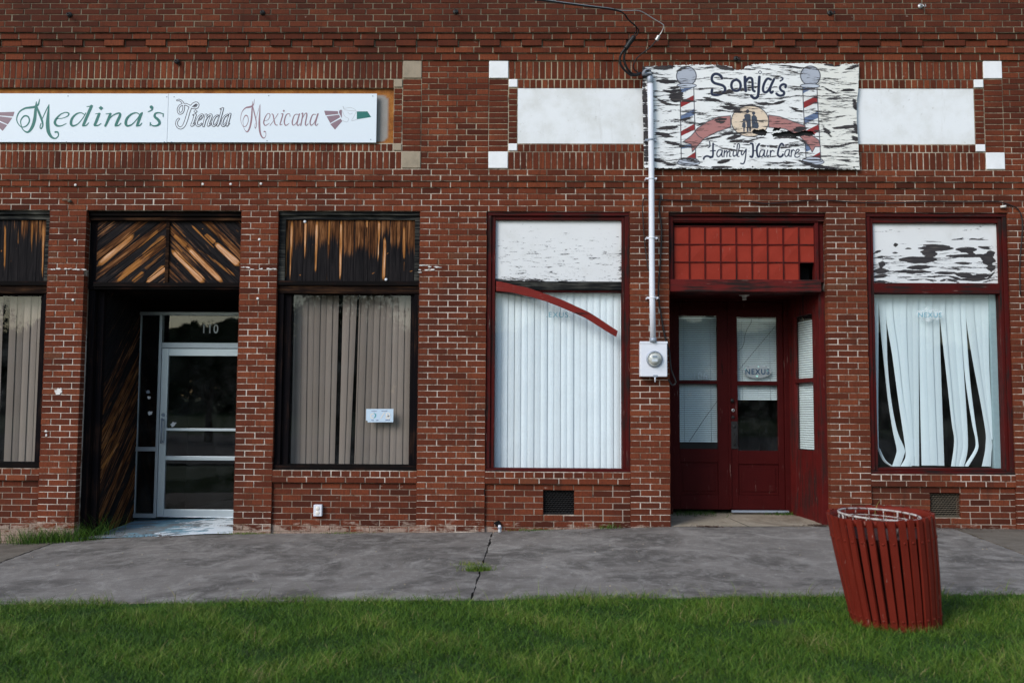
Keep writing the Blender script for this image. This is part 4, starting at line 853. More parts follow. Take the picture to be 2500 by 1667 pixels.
mb = MB(); mb.prism([(x_+.165*math.cos(a), z_+.078*math.sin(a)) for a in np.linspace(0, 2*math.pi, 40, endpoint=False)], YD2-.001, YD2-.0003); mb.build('backing', M['badge'], bd)
text_mesh('NEXUS', .09, M['nexus'], 'lettering', bd, x_, YD2-.0025, z_-.032, sx=.92, bold=.0022)
mb = MB(); LAY[0] = .0
for p in ([(1100, 1045), (1112, 1040), (1130, 1085), (1118, 1090)], [(1270, 1155), (1320, 1150), (1300, 1185)], [(1305, 1000), (1335, 1010), (1310, 1022)], [(1450, 1065), (1475, 1075), (1455, 1082)]): mb = MB(); flat(mb, p, c5, YD2-.003, 0); mb.build('foil', M['nxfoil'], bd)
# cracks in the glass / strings
mb = MB()
for line in ([(1000, 1070), (1190, 840), (1400, 590), (1590, 365)], [(990, 760), (1060, 710), (1090, 620), (1100, 520), (1130, 430), (1200, 310), (1215, 235)]):
    mb.tube([(*c5(*p)[:1], YD2-.004, c5(*p)[1]) for p in line], .0022, 5)
xa, za = c2(187, 1090); xb, zb2 = c2(315, 905); mb.tube([(xa, YD2-.004, za), ((xa+xb)/2, YD2-.004, (za+zb2)/2+.01), (xb, YD2-.004, zb2)], .0025, 5)
tag(mb.build('glass_crack', M['cable'], dr2), 'thin dark cracks across the glass')
# ceiling lamp holder
x_, z_ = W(1817, 727, .45)
lh = thing('lamp_holder', 'small white porcelain lamp holder without bulb under the beam of the right doorway', 'lamp holder', (x_, .45, zc2))
mb = MB(); mb.lathe([(.001, zc2-.001), (.055, zc2-.001), (.06, zc2-.008), (.028, zc2-.018), (.026, zc2-.03)], (x_, .45, 0), 'z', 24); mb.build('base', M['porcelain'], lh)
mb = MB(); mb.lathe([(.024, zc2-.03), (.021, zc2-.034), (.024, zc2-.038), (.024, zc2-.06), (.019, zc2-.062), (.018, zc2-.04), (.001, zc2-.04)], (x_, .45, 0), 'z', 24); mb.build('socket', M['porcelain'], lh)
# ------------------------------------------------------------------ long white shop sign
SG = thing('shop_sign', 'long white shop sign with green and mauve lettering on the left fascia', 'sign', (-3.8, -.05, 4.6))
zS1, zS0 = 4.876, 4.316; xSeam = -4.049; xSR = -1.694; ys_ = -.06
for (a_, b_, dz) in ((-7.2, xSeam-.0015, -.002), (xSeam+.0015, xSR, .0)):
    mb = MB(); mb.box(a_, b_, ys_, ys_+.012, zS0+dz, zS1+dz); mb.build('sign_panel', M['signwhite'], SG, .0015)
mb = MB()
for (u, v) in ((166, 235), (407, 237), (425, 237), (656, 234), (910, 235), (162, 347), (401, 347), (418, 347), (652, 344), (905, 341)):
    x_, z_ = W(u, v, ys_); mb = MB(); mb.lathe([(.001, -.003), (.006, -.0025), (.007, 0)], (x_, ys_, z_), 'y', 10); mb.build('screw', M['grey'], SG)
cA = lambda x, y: W(x/5.113, 210+y/5.113, ys_); cB = lambda x, y: W(400+x/11.76, 235+y/11.76, ys_); cD = lambda x, y: W(400+x/4.356, 210+y/4.356, ys_)
Mst = [([(270, 512), (258, 440), (300, 380), (350, 385), (367, 440), (330, 500), (270, 515), (225, 470), (209, 410), (240, 330), (310, 283), (380, 272), (430, 264), (475, 238), (495, 168)], [6, 9, 16, 14, 13, 12, 8, 7, 9, 12, 18, 24, 24, 18, 3]),
 ([(455, 200), (445, 300), (432, 420), (400, 520), (350, 578), (300, 560), (265, 512)], [6, 30, 36, 34, 20, 9, 6]), ([(448, 235), (485, 330), (520, 420), (535, 490), (515, 535), (500, 515), (512, 470)], [10, 24, 22, 14, 12, 9, 6]), ([(528, 412), (575, 310), (612, 235)], [5, 8, 4]),
 ([(612, 235), (602, 350), (595, 470), (605, 570), (640, 635), (690, 658), (728, 625), (722, 580), (692, 578)], [4, 26, 42, 40, 26, 12, 9, 13, 20])]
Ed = [([(700, 412), (780, 405), (845, 378), (858, 345), (820, 333), (760, 355), (705, 410), (685, 460), (710, 497), (765, 500), (828, 470)], [3, 4, 9, 14, 7, 10, 22, 28, 22, 10, 3]),
 ([(1055, 360), (1010, 337), (950, 355), (900, 410), (886, 470), (910, 500), (970, 478), (1030, 410), (1072, 340)], [6, 8, 16, 26, 28, 20, 8, 6, 6]), ([(1085, 262), (1155, 250)], [5, 8]), ([(1142, 255), (1092, 370), (1040, 492)], [32, 32, 28]), ([(1035, 500), (1075, 495), (1108, 462)], [14, 10, 3]),
 ([(1195, 350), (1250, 346)], [4, 8]), ([(1238, 352), (1212, 420), (1184, 488)], [28, 30, 28]), ([(1182, 498), (1225, 495), (1262, 470)], [14, 10, 3]), ([(1325, 352), (1388, 345)], [4, 8]), ([(1378, 352), (1348, 430), (1314, 502)], [26, 28, 20]), ([(1342, 440), (1410, 370), (1480, 342), (1500, 362), (1472, 430), (1445, 490)], [4, 8, 14, 26, 30, 26]), ([(1440, 500), (1480, 495), (1512, 465)], [14, 10, 3]),
 ([(1742, 358), (1700, 337), (1640, 355), (1585, 410), (1570, 470), (1592, 500), (1650, 480), (1715, 410), (1758, 342)], [6, 8, 16, 26, 28, 20, 8, 6, 6]), ([(1775, 338), (1742, 410), (1715, 490)], [14, 28, 28]), ([(1705, 500), (1745, 495), (1772, 465)], [14, 10, 3]),
 ([(1888, 265), (1890, 267), (1892, 270)], [34, 36, 34]), ([(1905, 268), (1895, 302), (1848, 326)], [16, 10, 3]), ([(2036, 388), (2038, 350)], [3, 9]), ([(2035, 350), (1990, 337), (1940, 345), (1932, 385), (1975, 425), (1992, 468), (1955, 498), (1900, 496), (1874, 462)], [5, 8, 14, 24, 30, 26, 14, 8, 3]), ([(1874, 500), (1876, 460)], [3, 8])]
mb = MB(); LAY[0] = 0
for p, w in Mst+Ed: ribbon(mb, p, w, cA, ys_-.0006, extra=5)
flat(mb, [(1232, 278), (1260, 252), (1290, 278), (1260, 306)], cA, ys_-.0006)
mb.build('lettering', M['teal'], SG)['label'] = 'teal green script word'
mb = MB(); LAY[0] = 0
LAYK = 1
TI = [([(385, 125), (450, 118), (520, 165), (565, 235), (650, 245), (770, 300), (850, 235), (930, 200), (985, 240), (960, 320), (890, 345), (800, 330)], [50, 52, 60, 64, 66, 74, 84, 70, 62, 70, 62, 60]), ([(565, 245), (470, 275), (412, 370), (425, 470), (475, 500), (540, 460), (572, 350), (568, 262)], 62), ([(770, 310), (715, 450), (665, 620), (615, 770), (560, 870), (480, 920), (400, 880), (365, 790), (390, 700), (430, 660)], [88, 88, 92, 92, 84, 72, 70, 66, 62, 58])]
LE = [([(905, 540), (855, 700), (800, 845)], [72, 72, 66]), ([(800, 848), (850, 835), (885, 785)], [60, 50, 36]), ([(840, 545), (905, 530)], [34, 44]),
 ([(970, 705), (1080, 640), (1118, 560), (1085, 535), (1015, 590), (955, 700), (940, 800), (975, 850), (1040, 838), (1085, 790)], [40, 40, 52, 52, 58, 66, 66, 60, 50, 40]),
 ([(1215, 545), (1180, 700), (1140, 860)], [70, 68, 64]), ([(1180, 720), (1260, 590), (1350, 535), (1358, 600), (1310, 720), (1272, 845)], [40, 48, 56, 66, 68, 64]), ([(1272, 850), (1320, 830), (1360, 790)], [56, 46, 34]),
 ([(1560, 555), (1480, 595), (1415, 710), (1402, 820), (1450, 852), (1530, 760), (1585, 620)], [44, 54, 64, 64, 54, 40, 40]), ([(1690, 360), (1640, 550), (1585, 740), (1545, 845)], [66, 68, 68, 60]), ([(1625, 372), (1700, 350)], [32, 42]), ([(1545, 850), (1600, 785)], [50, 34]),
 ([(1840, 535), (1750, 590), (1685, 710), (1672, 820), (1725, 852), (1800, 760), (1855, 620)], [44, 54, 64, 64, 54, 40, 40]), ([(1905, 520), (1860, 690), (1815, 845)], [64, 66, 60]), ([(1815, 852), (1875, 790)], [50, 34])]
for grpp in (TI, LE):
    for p, w in grpp: ribbon(mb, p, w, cB, ys_-.0006, 0, extra=9)
    flat(mb, [(855, 440), (910, 385), (972, 440), (912, 500)], cB, ys_-.0006, 0) if grpp is LE else None
    for p, w in grpp: ribbon(mb, p, w, cB, ys_-.0008, 1, extra=-30)
    flat(mb, [(876, 440), (910, 408), (950, 440), (912, 476)], cB, ys_-.0008, 1) if grpp is LE else None
flat(mb, [(855, 300), (900, 250), (950, 238), (930, 275), (890, 300)], cB, ys_-.001, 0)
mb.build('lettering', [M['purple'], M['signwhite']], SG)['label'] = 'outlined purple script word'
mb = MB(); LAY[0] = 0
cM2 = lambda x, y: W(587+((x/5.113)-40)*(63/104), 241+((y/5.113)+210-242)*1.0, ys_)
for p, w in Mst: ribbon(mb, p, [k*.95 for k in w], cM2, ys_-.0006)
for p, w in (([(1065, 375), (1110, 360), (1130, 312), (1108, 295), (1080, 330), (1062, 390), (1080, 422), (1122, 398)], [4, 5, 9, 6, 10, 13, 10, 4]), ([(1143, 302), (1162, 310), (1180, 400), (1202, 420), (1210, 412)], [4, 12, 12, 8, 4]), ([(1215, 298), (1175, 360), (1130, 422)], [8, 4, 7]),
   ([(1245, 302), (1266, 300), (1250, 360), (1236, 414), (1262, 408)], [4, 12, 13, 10, 4]), ([(1342, 325), (1336, 298), (1302, 310), (1281, 380), (1296, 422), (1334, 398)], [8, 6, 10, 14, 10, 4]), ([(1432, 305), (1392, 310), (1366, 380), (1376, 420), (1410, 390), (1440, 300)], [5, 9, 13, 10, 5, 5]), ([(1442, 300), (1416, 400), (1430, 422), (1448, 402)], [13, 13, 9, 4]),
   ([(1462, 302), (1478, 298), (1456, 422)], [4, 12, 12]), ([(1460, 372), (1500, 300), (1521, 302), (1505, 400), (1515, 422), (1538, 402)], [4, 7, 12, 13, 9, 4]), ([(1617, 305), (1582, 310), (1556, 380), (1566, 420), (1600, 390), (1634, 300)], [5, 9, 13, 10, 5, 5]), ([(1640, 298), (1611, 400), (1622, 422), (1642, 402)], [13, 13, 9, 4])):
    ribbon(mb, p, w, cD, ys_-.0006)
flat(mb, [(1264, 267), (1276, 255), (1288, 267), (1276, 280)], cD, ys_-.0006)
mb.build('lettering', M['pinkm'], SG)['label'] = 'mauve script word'
mb = MB(); LAY[0] = 0
for p in ([(1705, 265), (1850, 270), (1857, 300), (1720, 315)], [(1730, 325), (1865, 308), (1875, 335), (1770, 398)], [(1770, 408), (1880, 350), (1898, 375), (1820, 467)], [(1865, 265), (1875, 257), (1893, 256), (1893, 345), (1862, 285)]): flat(mb, p, cD, ys_-.0006, 0)
flat(mb, [(2052, 273), (2165, 272), (2205, 333), (2052, 357)], cD, ys_-.0006, 1)
for p in ([(1905, 215), (1920, 240), (1990, 232), (2045, 265), (1980, 264), (1920, 252), (1905, 215)], [(1895, 260), (1925, 325), (1965, 350), (1945, 385), (1900, 370)], [(1955, 280), (1980, 302), (2008, 290)], [(2048, 272), (2020, 330), (1998, 372), (2055, 357)]): ribbon(mb, p, 4, cD, ys_-.0006, 2, cap=False)
mb.build('eagle_emblem', [M['mauve'], M['teal'], M['greyline']], SG)
mb = MB(); LAY[0] = 0
for p in ([(10, 330), (182, 325), (165, 382), (0, 372), (-60, 368), (-20, 330)], [(0, 382), (155, 400), (98, 482), (-20, 430)], [(-5, 452), (90, 492), (33, 563), (-40, 500)]): flat(mb, p, cA, ys_-.0006, 0)
mb.build('eagle_emblem', M['mauve'], SG)

# ------------------------------------------------------------------ weathered hand painted plywood sign (vertex painted artwork)
PS = thing('painted_plywood_sign', 'flaking white plywood sign with two barber poles and dark hand painted lettering', 'sign', (2.5, -.07, 4.6))
kx0 = 1.283; kx = (3.703-1.283)/(2250-100); kz = (5.217-4.020)/(1118-68); ysg = -.085
SX0, SX1, SY0, SY1, SC = 92, 2258, 60, 1126, 3.4
nx = int((SX1-SX0)/SC)+1; ny = int((SY1-SY0)/SC)+1
PX, PY = np.meshgrid(np.linspace(SX0, SX1, nx), np.linspace(SY0, SY1, ny))
IMG = np.empty((ny, nx, 3)); IMG[:] = (.78, .79, .79); IMG[PX > 1800] = (.75, .745, .70); WEAR = np.zeros((ny, nx))
def pip(px, py, poly):
    ins = np.zeros(px.shape, bool); n = len(poly)
    for i in range(n):
        x1, y1 = poly[i]; x2, y2 = poly[(i+1) % n]
        c = ((y1 > py) != (y2 > py)) & (px < (x2-x1)*(py-y1)/(y2-y1+1e-9)+x1); ins ^= c
    return ins
def paint(mask, col, k=1.): IMG[mask] = IMG[mask]*(1-k)+np.array(col)*k
def poly(pts, col): paint(pip(PX, PY, pts), col)
def stroke(pts, w, col, target=None, sub=4):
    P_, Wd = cr(pts, w, sub) if len(pts) > 2 else ([Vector(p) for p in pts], [w]*2 if not hasattr(w, '__len__') else list(w))
    acc = np.zeros((ny, nx)); 
    for i in range(len(P_)-1):
        a_, b_ = P_[i], P_[i+1]; m = max(Wd[i], Wd[i+1])/2+6
        i0 = max(0, int((min(a_.x, b_.x)-m-SX0)/SC)); i1 = min(nx, int((max(a_.x, b_.x)+m-SX0)/SC)+2); j0 = max(0, int((min(a_.y, b_.y)-m-SY0)/SC)); j1 = min(ny, int((max(a_.y, b_.y)+m-SY0)/SC)+2)
        if i1 <= i0 or j1 <= j0: continue
        d, t = seg_d(PX[j0:j1, i0:i1], PY[j0:j1, i0:i1], a_.x, a_.y, b_.x, b_.y); w_ = (Wd[i]+(Wd[i+1]-Wd[i])*t)/2
        acc[j0:j1, i0:i1] = np.maximum(acc[j0:j1, i0:i1], np.clip((w_-d)/SC+.5, 0, 1))
    if target is not None: return acc
    IMG[:] = IMG*(1-acc[..., None])+np.array(col)*acc[..., None]
NAVY = (.018, .026, .058); LINE = (.06, .065, .085); PINK = (.40, .185, .175); BALL = (.40, .43, .50); REDS = (.26, .028, .03); BLU = (.12, .17, .29)
def ell(cx, cy, rx, ry): return [(cx+rx*math.cos(a), cy+ry*math.sin(a)) for a in np.linspace(0, 2*math.pi, 36)]
rl = [(970, 590), (850, 600), (740, 650), (640, 715), (622, 742), (580, 790), (500, 850), (580, 875), (590, 950), (625, 910), (710, 815), (840, 750), (970, 705)]
rr_ = [(1343, 585), (1450, 600), (1560, 640), (1700, 690), (1710, 750), (1830, 830), (1850, 900), (1795, 900), (1765, 955), (1740, 900), (1640, 790), (1500, 722), (1343, 708)]
for bx0, bx1, tx0, tx1, bcx, bcy in ((475, 480, 612, 622, 538, 190), (1683, 1705, 1825, 1848, 1762, 190)):
    pass
def barber(x0t, x1t, x0b, x1b, cb, stripes, base, colr):
    poly([(x0t, 300), (x1t, 300), (x1b, 1015), (x0b, 1015)], (.76, .77, .77))
    for pts, c in stripes: poly(pts, c)
    stroke([(x0t, 300), (x0b, 1015)], 9, LINE); stroke([(x1t, 300), (x1b, 1015)], 9, LINE)
    poly(ell(*cb, 98, 96), BALL); stroke(ell(*cb, 98, 96), 10, LINE, sub=1)
    poly(ell(*colr, 96, 22), (.52, .56, .64)); stroke(ell(*colr, 96, 22), 8, LINE, sub=1)
    for (dx_, dy_, rx, ry) in ((0, 8, 112, 30), (0, -8, 100, 24), (4, -24, 76, 16)):
        poly(ell(base[0]+dx_, base[1]+dy_, rx, ry), (.50, .54, .62)); stroke(ell(base[0]+dx_, base[1]+dy_, rx, ry), 7, LINE, sub=1)
barber(475, 610, 480, 624, (538, 192), [([(478, 370), (478, 318), (606, 308)], BLU), ([(475, 452), (608, 385), (608, 440), (478, 506)], REDS), ([(478, 592), (612, 520), (612, 582), (478, 642)], BLU), ([(480, 745), (616, 668), (616, 728), (480, 792)], REDS), ([(478, 882), (620, 870), (620, 900), (478, 920)], BLU), ([(500, 1030), (622, 948), (622, 1010), (530, 1030)], REDS)], (552, 1050), (540, 288))
barber(1683, 1825, 1703, 1848, (1762, 192), [([(1685, 315), (1792, 312), (1688, 368)], BLU), ([(1688, 456), (1824, 388), (1826, 455), (1690, 518)], REDS), ([(1692, 612), (1834, 545), (1836, 610), (1698, 672)], BLU), ([(1712, 738), (1832, 678), (1838, 745), (1760, 792), (1700, 780)], REDS), ([(1700, 868), (1770, 920), (1704, 952)], BLU), ([(1722, 1022), (1842, 952), (1845, 1012), (1800, 1022)], REDS)], (1768, 1042), (1756, 294))
for r_ in (rl, rr_): poly(r_, PINK); stroke(r_+[r_[0]], 8, LINE, sub=1)
stroke([(618, 742), (650, 790), (690, 815)], 8, LINE)
poly(ell(1160, 645, 184, 155), (.70, .57, .44)); stroke(ell(1160, 645, 184, 155), 9, LINE, sub=1)
PPL = (.055, .07, .10)
for e_ in ((1138, 547, 17, 19), (1197, 566, 16, 19), (1101, 635, 13, 14), (1225, 641, 12, 13)): poly(ell(*e_), PPL)
poly([(1104, 584), (1122, 572), (1156, 572), (1168, 590), (1168, 650), (1168, 745), (1152, 748), (1148, 680), (1144, 748), (1128, 748), (1126, 650), (1108, 640)], PPL)
poly([(1176, 598), (1190, 586), (1212, 588), (1228, 606), (1234, 655), (1226, 660), (1216, 630), (1214, 716), (1180, 716), (1176, 650)], PPL)
poly([(1086, 662), (1100, 650), (1114, 656), (1118, 705), (1108, 712), (1106, 750), (1094, 750), (1092, 710), (1080, 700)], PPL); poly([(1208, 664), (1224, 652), (1242, 664), (1246, 700), (1236, 720), (1206, 720)], PPL)
TXT = np.zeros((ny, nx)); sa = lambda p: [(x*.5172+648.8, y*.5172+81.1) for x, y in p]; sb = lambda p: [(x*.5172+567.7, y*.5172+770.5) for x, y in p]
for p, w in (([(465, 262), (440, 212), (380, 178), (320, 180), (278, 225), (275, 300), (320, 350), (400, 375), (480, 402), (522, 450), (515, 510), (460, 555), (370, 582), (290, 575), (268, 545), (275, 480)], 46), ([(740, 288), (670, 320), (642, 400), (670, 480), (735, 505), (795, 480), (820, 410), (800, 330), (740, 288)], 44), ([(903, 240), (905, 380), (915, 505)], 50), ([(918, 330), (970, 262), (1030, 268), (1045, 340), (1050, 480), (1082, 515)], 42),
   ([(1178, 240), (1165, 400), (1155, 560), (1130, 630), (1070, 648), (1018, 600)], 48), ([(1395, 290), (1335, 272), (1285, 330), (1248, 430), (1248, 510), (1292, 538), (1345, 500), (1395, 410), (1455, 285)], 42), ([(1455, 285), (1400, 400), (1378, 500), (1400, 548), (1430, 522)], 40), ([(1590, 255), (1622, 262), (1618, 290), (1575, 318)], 26), ([(1672, 440), (1680, 402), (1640, 382), (1590, 402), (1567, 450), (1592, 500), (1642, 532), (1635, 580), (1580, 603), (1530, 590), (1500, 562)], 42), ([(1190, 118), (1220, 150), (1190, 180), (1160, 150), (1190, 118)], 12)):
    stroke(sa(p), w*.6, NAVY); TXT = np.maximum(TXT, stroke(sa(p), w*.6, None, True)*.8)
for p, w in (([(345, 262), (378, 240), (378, 190), (372, 150)], 24), ([(440, 185), (436, 300), (436, 400), (418, 445), (380, 458)], 36), ([(388, 330), (480, 325)], 22), ([(425, 445), (380, 442), (320, 428), (270, 450), (258, 485)], 36), ([(440, 190), (480, 215), (525, 228)], 14), ([(612, 318), (545, 312), (508, 380), (522, 435), (562, 430), (610, 350)], 24), ([(612, 318), (600, 400), (612, 440)], 26), ([(652, 320), (642, 440)], 24), ([(650, 372), (690, 325), (702, 360), (696, 440)], 22), ([(702, 372), (745, 330), (757, 360), (748, 430), (775, 435)], 22),
   ([(830, 320), (815, 400), (832, 435), (858, 415)], 24), ([(835, 243), (836, 247)], 28), ([(880, 420), (884, 380), (900, 220), (925, 188), (940, 232), (915, 350), (898, 430), (928, 436)], 22), ([(985, 320), (972, 390), (1000, 402), (1062, 300)], 24), ([(1066, 300), (1052, 430), (1030, 540), (1000, 578), (955, 570)], 26), ([(1150, 188), (1188, 200), (1195, 300), (1190, 400), (1172, 450), (1140, 440)], 40), ([(1312, 200), (1272, 260), (1266, 350), (1280, 430), (1302, 446)], 40), ([(1190, 330), (1270, 325)], 22),
   ([(1402, 320), (1345, 320), (1316, 400), (1332, 440), (1372, 430), (1410, 340)], 24), ([(1412, 318), (1402, 430), (1432, 436)], 26), ([(1472, 320), (1452, 400), (1466, 440), (1492, 420)], 24), ([(1475, 240), (1477, 243)], 36), ([(1522, 328), (1520, 440)], 24), ([(1520, 380), (1555, 325), (1592, 342)], 22), ([(1775, 228), (1742, 192), (1702, 230), (1670, 330), (1662, 410), (1702, 448), (1748, 425), (1758, 400)], 38),
   ([(1882, 310), (1822, 320), (1792, 390), (1812, 440), (1852, 420), (1886, 330)], 22), ([(1886, 310), (1872, 420), (1898, 436)], 22), ([(1922, 318), (1912, 440)], 22), ([(1915, 372), (1950, 312), (1977, 330)], 22), ([(1992, 392), (2062, 335), (2060, 302), (2022, 312), (1992, 380), (1986, 440), (2032, 455), (2078, 430)], 22)):
    stroke(sb(p), w*.5172, NAVY); TXT = np.maximum(TXT, stroke(sb(p), w*.7, None, True))
for p, w in (([(370, 315), (480, 312)], 26), ([(440, 330), (430, 440)], 90), ([(470, 430), (640, 450)], 14), ([(230, 110), (420, 95)], 40), ([(430, 150), (560, 90)], 12), ([(830, 78), (900, 105), (1010, 135)], 34), ([(1350, 85), (1560, 95), (1680, 120)], 8), ([(760, 370), (1000, 335), (1260, 300)], 22), ([(800, 385), (1000, 350), (1240, 325)], 10), ([(240, 240), (440, 245)], 26), ([(300, 330), (400, 350)], 22), ([(700, 400), (860, 440)], 26), ([(870, 490), (1060, 530)], 26), ([(1200, 455), (1400, 480)], 22), ([(1400, 475), (1500, 440)], 18), ([(1060, 495), (1180, 490), (1400, 540)], 8), ([(1540, 500), (1680, 555)], 22), ([(1860, 290), (2040, 380)], 12), ([(2080, 330), (2200, 330)], 22), ([(2190, 430), (2220, 540)], 34), ([(1980, 715), (2210, 690)], 30), ([(2190, 650), (2215, 760)], 30), ([(2170, 800), (2220, 830)], 30),
   ([(1600, 730), (1700, 715)], 34), ([(1880, 700), (1960, 800)], 26), ([(1400, 800), (1620, 820), (1700, 860)], 16), ([(820, 640), (930, 630)], 40), ([(640, 690), (760, 630)], 8), ([(700, 830), (1000, 760)], 14), ([(930, 825), (1060, 790)], 34), ([(960, 850), (1100, 830)], 20), ([(1090, 855), (1300, 800)], 9), ([(240, 720), (440, 700)], 22), ([(230, 760), (400, 800)], 30), ([(320, 850), (480, 880)], 22), ([(230, 410), (340, 470), (480, 490)], 18), ([(1500, 880), (1700, 920), (1700, 990)], 7), ([(230, 1040), (420, 1085)], 22), ([(480, 630), (600, 600)], 20), ([(840, 1060), (960, 1030)], 26), ([(780, 1100), (980, 1100)], 12), ([(1640, 1040), (1760, 1080), (1960, 1110)], 26), ([(860, 910), (1120, 950)], 22), ([(1000, 870), (1280, 895), (1640, 920)], 10), ([(120, 250), (140, 700), (140, 1100)], 34), ([(1900, 80), (2000, 84), (2060, 90)], 26), ([(2100, 130), (2240, 90)], 16), ([(700, 1140), (720, 1142)], 6)):
    p = p if len(p) > 2 else [p[0], ((p[0][0]+p[1][0])/2, (p[0][1]+p[1][1])/2+2), p[1]]; acc = stroke(p, [w*.5]+[w*1.5]*(len(p)-2)+[w*.4], None, True); WEAR = np.maximum(WEAR, acc*.75)
WEAR = np.maximum(WEAR, np.clip(1-(PX-100)/55, 0, 1)*.45)
WEAR = WEAR*(1-.7*TXT)-.45*TXT
# blur wear a little so the flakes have ragged edges
for _ in range(4): WEAR = (WEAR+np.roll(WEAR, 1, 0)+np.roll(WEAR, -1, 0)+np.roll(WEAR, 2, 1)+np.roll(WEAR, -2, 1))/5
outline = [(100, 95), (200, 92), (350, 84), (480, 82), (640, 78), (800, 78), (900, 84), (950, 90), (985, 100), (1005, 122), (1050, 135), (1092, 128), (1120, 98), (1180, 80), (1300, 72), (1500, 68), (1700, 66), (1900, 70), (1985, 74), (2000, 86), (2045, 84), (2080, 70), (2250, 68), (2246, 150), (2236, 340), (2222, 420), (2214, 600), (2222, 800), (2232, 1122), (1500, 1119), (600, 1117), (112, 1112), (106, 700), (98, 400)]
holes = [[(1180, 745), (1200, 730), (1245, 735), (1290, 725), (1322, 750), (1315, 780), (1270, 790), (1225, 776), (1195, 772)], [(1370, 775), (1440, 760), (1500, 748), (1550, 743), (1580, 765), (1640, 760), (1655, 745), (1720, 742), (1778, 750), (1786, 778), (1750, 795), (1690, 786), (1650, 792), (1600, 812), (1520, 800), (1380, 800)], [(1375, 742), (1400, 712), (1425, 716), (1458, 708), (1445, 735), (1410, 745)]]
rag = 3.5*np.sin(PX*.09)+2.5*np.sin(PX*.23+1)+2*np.sin(PY*.19)
IN = pip(PX, PY+rag*.8, outline)
for h in holes: IN &= ~pip(PX+rag, PY+rag*.7, h)
vx = kx0+(PX-100)*kx; vz = 4.020+(1118-PY)*kz; bowx = .008*np.sin((PX-100)/2150*math.pi*2.3)+.006*np.sin(PY/300)
vy = ysg+bowx-.02*np.clip((PX-1900)/350, 0, 1)*np.clip((PY-300)/300, 0, 1)*0
idm = -np.ones((ny, nx), int); cellin = IN[:-1, :-1] & IN[1:, :-1] & IN[:-1, 1:] & IN[1:, 1:]
mb = MB(); ids = np.arange(ny*nx).reshape(ny, nx); J_, I_ = np.nonzero(cellin)
F = np.stack([ids[J_+1, I_], ids[J_+1, I_+1], ids[J_, I_+1], ids[J_, I_]], 1)
V = np.stack([vx.ravel(), vy.ravel(), vz.ravel()], 1)
used = np.zeros(ny*nx, bool); used[F.ravel()] = True; remap = np.cumsum(used)-1; V = V[used]; F = remap[F]; colr = IMG.reshape(-1, 3)[used]; wv = WEAR.ravel()[used]; nv = len(V)
# rim walls so the board has thickness
ed = np.concatenate([F[:, [0, 1]], F[:, [1, 2]], F[:, [2, 3]], F[:, [3, 0]]]); key = set(map(tuple, ed.tolist())); rim = [e for e in key if (e[1], e[0]) not in key]
V2 = V.copy(); V2[:, 1] += .013; off = np.array(ORG[PS.name]); me = bpy.data.meshes.new('board')
me.from_pydata((np.concatenate([V, V2])-off).tolist(), [], F.tolist()+[(a_, a_+nv, b_+nv, b_) for a_, b_ in rim]+[(f[3]+nv, f[2]+nv, f[1]+nv, f[0]+nv) for f in F.tolist()])
me.materials.append(M['peelsign']); me.materials.append(M['plyedge']); mi = [0]*len(F)+[1]*(len(rim)+len(F)); me.polygons.foreach_set('material_index', mi)
at = me.attributes.new('a', 'FLOAT', 'POINT'); at.data.foreach_set('value', np.concatenate([wv, wv]).astype(np.float32))
ca = me.color_attributes.new('Col', 'FLOAT_COLOR', 'POINT'); c4 = np.ones((2*nv, 4), np.float32); c4[:nv, :3] = colr; c4[nv:, :3] = colr; ca.data.foreach_set('color', c4.ravel()); me.update()
o = bpy.data.objects.new('board', me); C.objects.link(o); o.parent = PS
mb = MB()
for (sx_, sz_) in ((150, 140), (2190, 110), (2170, 1100), (1176, 90), (1178, 1100), (170, 1090)): mb = MB(); mb.lathe([(.001, -.004), (.008, -.003), (.009, 0)], (kx0+(sx_-100)*kx, ysg-.006, 4.02+(1118-sz_)*kz), 'y', 10); mb.build('nail', M['black'], PS)
frame([(1.36, 3.6, -.058, -.026, 4.10, 4.16), (1.36, 3.6, -.058, -.026, 5.02, 5.08)], 'batten', M['timber'], PS)
frame([(1.40, 3.56, -.056, -.030, 4.165, 5.015)], 'backing', M['black'], PS)  # dark sheet added behind the board so its holes look shaded black

# ------------------------------------------------------------------ electrical service
yc = -.125
cxT, czT = W(1587, 198, yc); cxB, czB = W(1594.5, 832, yc)
cd = thing('service_conduit', 'white electrical conduit running up the wall over the plywood sign edge', 'conduit', (cxB, yc, czB))
mb = MB(); mb.tube([(cxT+(cxB-cxT)*k/6+.004*math.sin(k), yc, czT+(czB-czT)*k/6) for k in range(7)], .0315, 20); mb.build('pipe', M['white'], cd)
mb = MB(); mb.lathe([(.034, czB-.012), (.037, czB-.01), (.037, czB+.03), (.033, czB+.032)], (cxB, yc, 0), 'z', 20); mb.build('coupling', M['grey'], cd)
for v in (342, 436, 581, 727):
    x_, z_ = W(1590, v, yc); fx = cxT+(cxB-cxT)*(czT-z_)/(czT-czB); mb = MB(); mb.lathe([(.032, z_-.012), (.0345, z_-.011), (.0345, z_+.011), (.032, z_+.012)], (fx, yc, 0), 'z', 20)
    mb.box(fx-.06, fx-.03, -.125, -.118, z_-.01, z_+.01); mb.box(fx+.03, fx+.06, -.125, -.118, z_-.01, z_+.01); mb.box(fx-.062, fx-.056, -.13, -.01, z_-.01, z_+.01); mb.box(fx+.056, fx+.062, -.13, -.01, z_-.01, z_+.01); mb.build('strap', M['grey'] if v == 342 else M['white'], cd)
